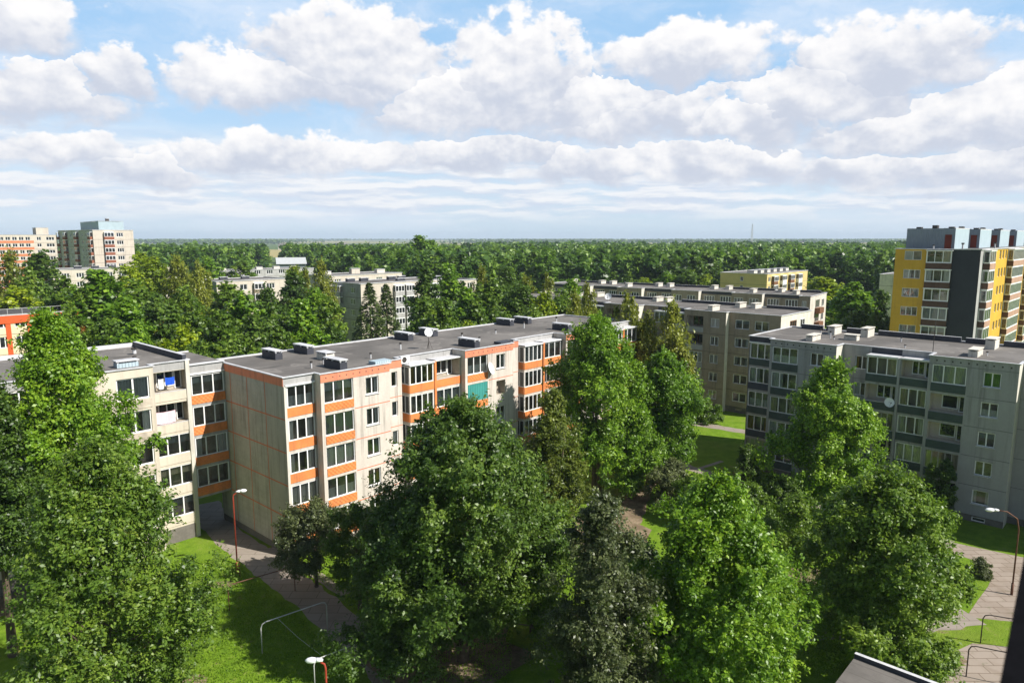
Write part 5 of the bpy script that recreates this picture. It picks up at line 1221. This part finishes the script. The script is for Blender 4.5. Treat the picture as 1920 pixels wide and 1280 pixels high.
# entrance canopy of the photographer's own building and the dark ledge by the window
o = empty('entrance_canopy', 17.65, 33.2, 1.1, -43, 'flat entrance canopy with pale metal edge at the bottom right of the picture', 'canopy')
m = MB(); m.box(0, 9, -6.5, -.12, 3.0, 3.16, 'roof_felt'); m.build('roof', o)
m = MB(); m.box(0, 9, -.12, .1, 2.95, 3.4, 'cladding_and_shade', 'zinc'); m.build('parapet', o)
m = MB(); m.box(.2, 8.8, -6.4, -.14, 2.8, 2.99, 'plaster_light'); m.build('soffit', o)
m = MB(); m.box(.3, .55, -.6, -.35, -1.1, 2.8, 'plaster_light'); m.build('pillar', o)
m = MB(); m.box(8.4, 8.65, -.6, -.35, -1.1, 2.8, 'plaster_light'); m.build('pillar', o)
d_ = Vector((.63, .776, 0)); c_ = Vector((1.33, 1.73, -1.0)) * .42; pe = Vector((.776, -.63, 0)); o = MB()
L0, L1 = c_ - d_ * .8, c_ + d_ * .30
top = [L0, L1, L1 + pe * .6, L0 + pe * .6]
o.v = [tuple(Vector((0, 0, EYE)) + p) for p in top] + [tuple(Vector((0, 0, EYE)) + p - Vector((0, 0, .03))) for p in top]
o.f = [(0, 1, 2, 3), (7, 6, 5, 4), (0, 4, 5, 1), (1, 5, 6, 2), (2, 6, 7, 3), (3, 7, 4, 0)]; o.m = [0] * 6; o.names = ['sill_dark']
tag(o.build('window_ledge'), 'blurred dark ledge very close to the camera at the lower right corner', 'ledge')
# parked car glimpsed through the ash trees
def car(label, x, y, ang, paint):
    r = empty('parked_car', x, y, 0, ang, label, 'car', 'cars parked behind the ash trees')
    prof = [(-2.1, .35), (-2.1, .75), (-1.95, .92), (-1.25, .98), (-.75, 1.42), (.75, 1.45), (1.45, .98), (2.0, .9), (2.1, .7), (2.1, .35)]
    m = MB(); n = len(prof); k = m.mi(paint)
    for sy, ins in ((-.86, 0), (.86, 0)):
        for px, pz in prof: m.v.append((px, sy * (1 - .16 * max(0, (pz - .95) / .5)), pz))
    for i in range(n): j = (i + 1) % n; m.f.append((i, j, n + j, n + i)); m.m.append(k)
    m.f.append(tuple(range(n))); m.m.append(k); m.f.append(tuple(reversed(range(n, 2 * n)))); m.m.append(k); m.build('body', r)
    for sy in (-1, 1):
        w = MB(); f = lambda z: sy * (.86 * (1 - .16 * (z - .95) / .5) + .006)
        w.quad((-1.1, f(1.0), 1.0), (1.3, f(1.0), 1.0), (.7, f(1.38), 1.38), (-.72, f(1.38), 1.38), 'glass_dark'); w.build('side_window', r)
    w = MB(); w.quad((1.42, -.75, 1.02), (1.42, .75, 1.02), (.80, .68, 1.42), (.80, -.68, 1.42), 'glass_dark'); w.build('windscreen', r)
    w = MB(); w.quad((-1.24, .75, 1.02), (-1.24, -.75, 1.02), (-.79, -.68, 1.39), (-.79, .68, 1.39), 'glass_dark'); w.build('rear_window', r)
    for wx in (-1.3, 1.3):
        for sy in (-.86, .86):
            t = MB(); t.tube([(wx, sy - .1, .32), (wx, sy + .1, .32)], .32, 'sill_dark', 16); t.build('wheel', r)
    for sy in (-.6, .6):
        t = MB(); t.box(-2.13, -2.08, sy - .18, sy + .18, .68, .84, 'red_paint'); t.build('tail_light', r)
car('white car parked behind the ash trunks at the end of the orange block', 9.4, 82.0, 50, 'lamp_white')
car('grey car parked beside the white car behind the ash trunks', 12.6, 85.6, 50, 'grey_paint')
# lattice mast and small farm houses far away
o = empty('radio_mast', 1019, 3000, 0, 0, 'thin lattice radio mast rising over the horizon', 'mast'); m = MB()
for sx, sy in ((-1, -1), (1, -1), (1, 1), (-1, 1)): m.tube([(sx * 4, sy * 4, 0), (sx * 1.1, sy * 1.1, 84)], [.8, .6], 'grey_paint', 4)
for i in range(14):
    z = i * 6.; w = 4 - 3.1 * z / 84; w2 = 4 - 3.1 * (z + 6) / 84
    for a, c in (((-1, -1), (1, -1)), ((1, -1), (1, 1)), ((1, 1), (-1, 1)), ((-1, 1), (-1, -1))): m.tube([(a[0] * w, a[1] * w, z), (c[0] * w2, c[1] * w2, z + 6)], .18, 'grey_paint', 4)
m.build('lattice', o)
for i, (px, y) in enumerate(((-.325, 1500), (-.318, 1580), (-.245, 1700), (-.238, 1760), (-.17, 2300), (.395, 2500), (.41, 2600), (.55, 2400))):
    o = empty('farm_house', px * y, y, 0, 20 * i, 'tiny pale house among trees on the distant plain', 'house', 'houses on the distant plain')
    m = MB(); m.box(-8, 8, -6, 6, 0, 9, 'plaster_light'); m.build('wall', o)
    m = MB(); m.v = [(-9, -7, 8.8), (9, -7, 8.8), (9, 0, 14), (-9, 0, 14), (9, 7, 8.8), (-9, 7, 8.8)]; m.f = [(0, 1, 2, 3), (3, 2, 4, 5)]; m.names = ['roof_felt']; m.m = [0, 0]; m.build('roof', o)
# ------------------------------------------------------------------ air
HAZE = True
if HAZE:
    newmat('haze_air'); v = N('ShaderNodeVolumePrincipled'); v.inputs['Color'].default_value = (.72, .86, 1.0, 1); v.inputs['Density'].default_value = 0.00012; v.inputs['Anisotropy'].default_value = 0.
    oo = N('ShaderNodeOutputMaterial'); L(v.outputs[0], oo.inputs['Volume'])
    m = MB(); m.box(-13500, 13500, -13500, 13500, -1, 92, 'haze_air'); tag(m.build('haze'), kind='stuff')
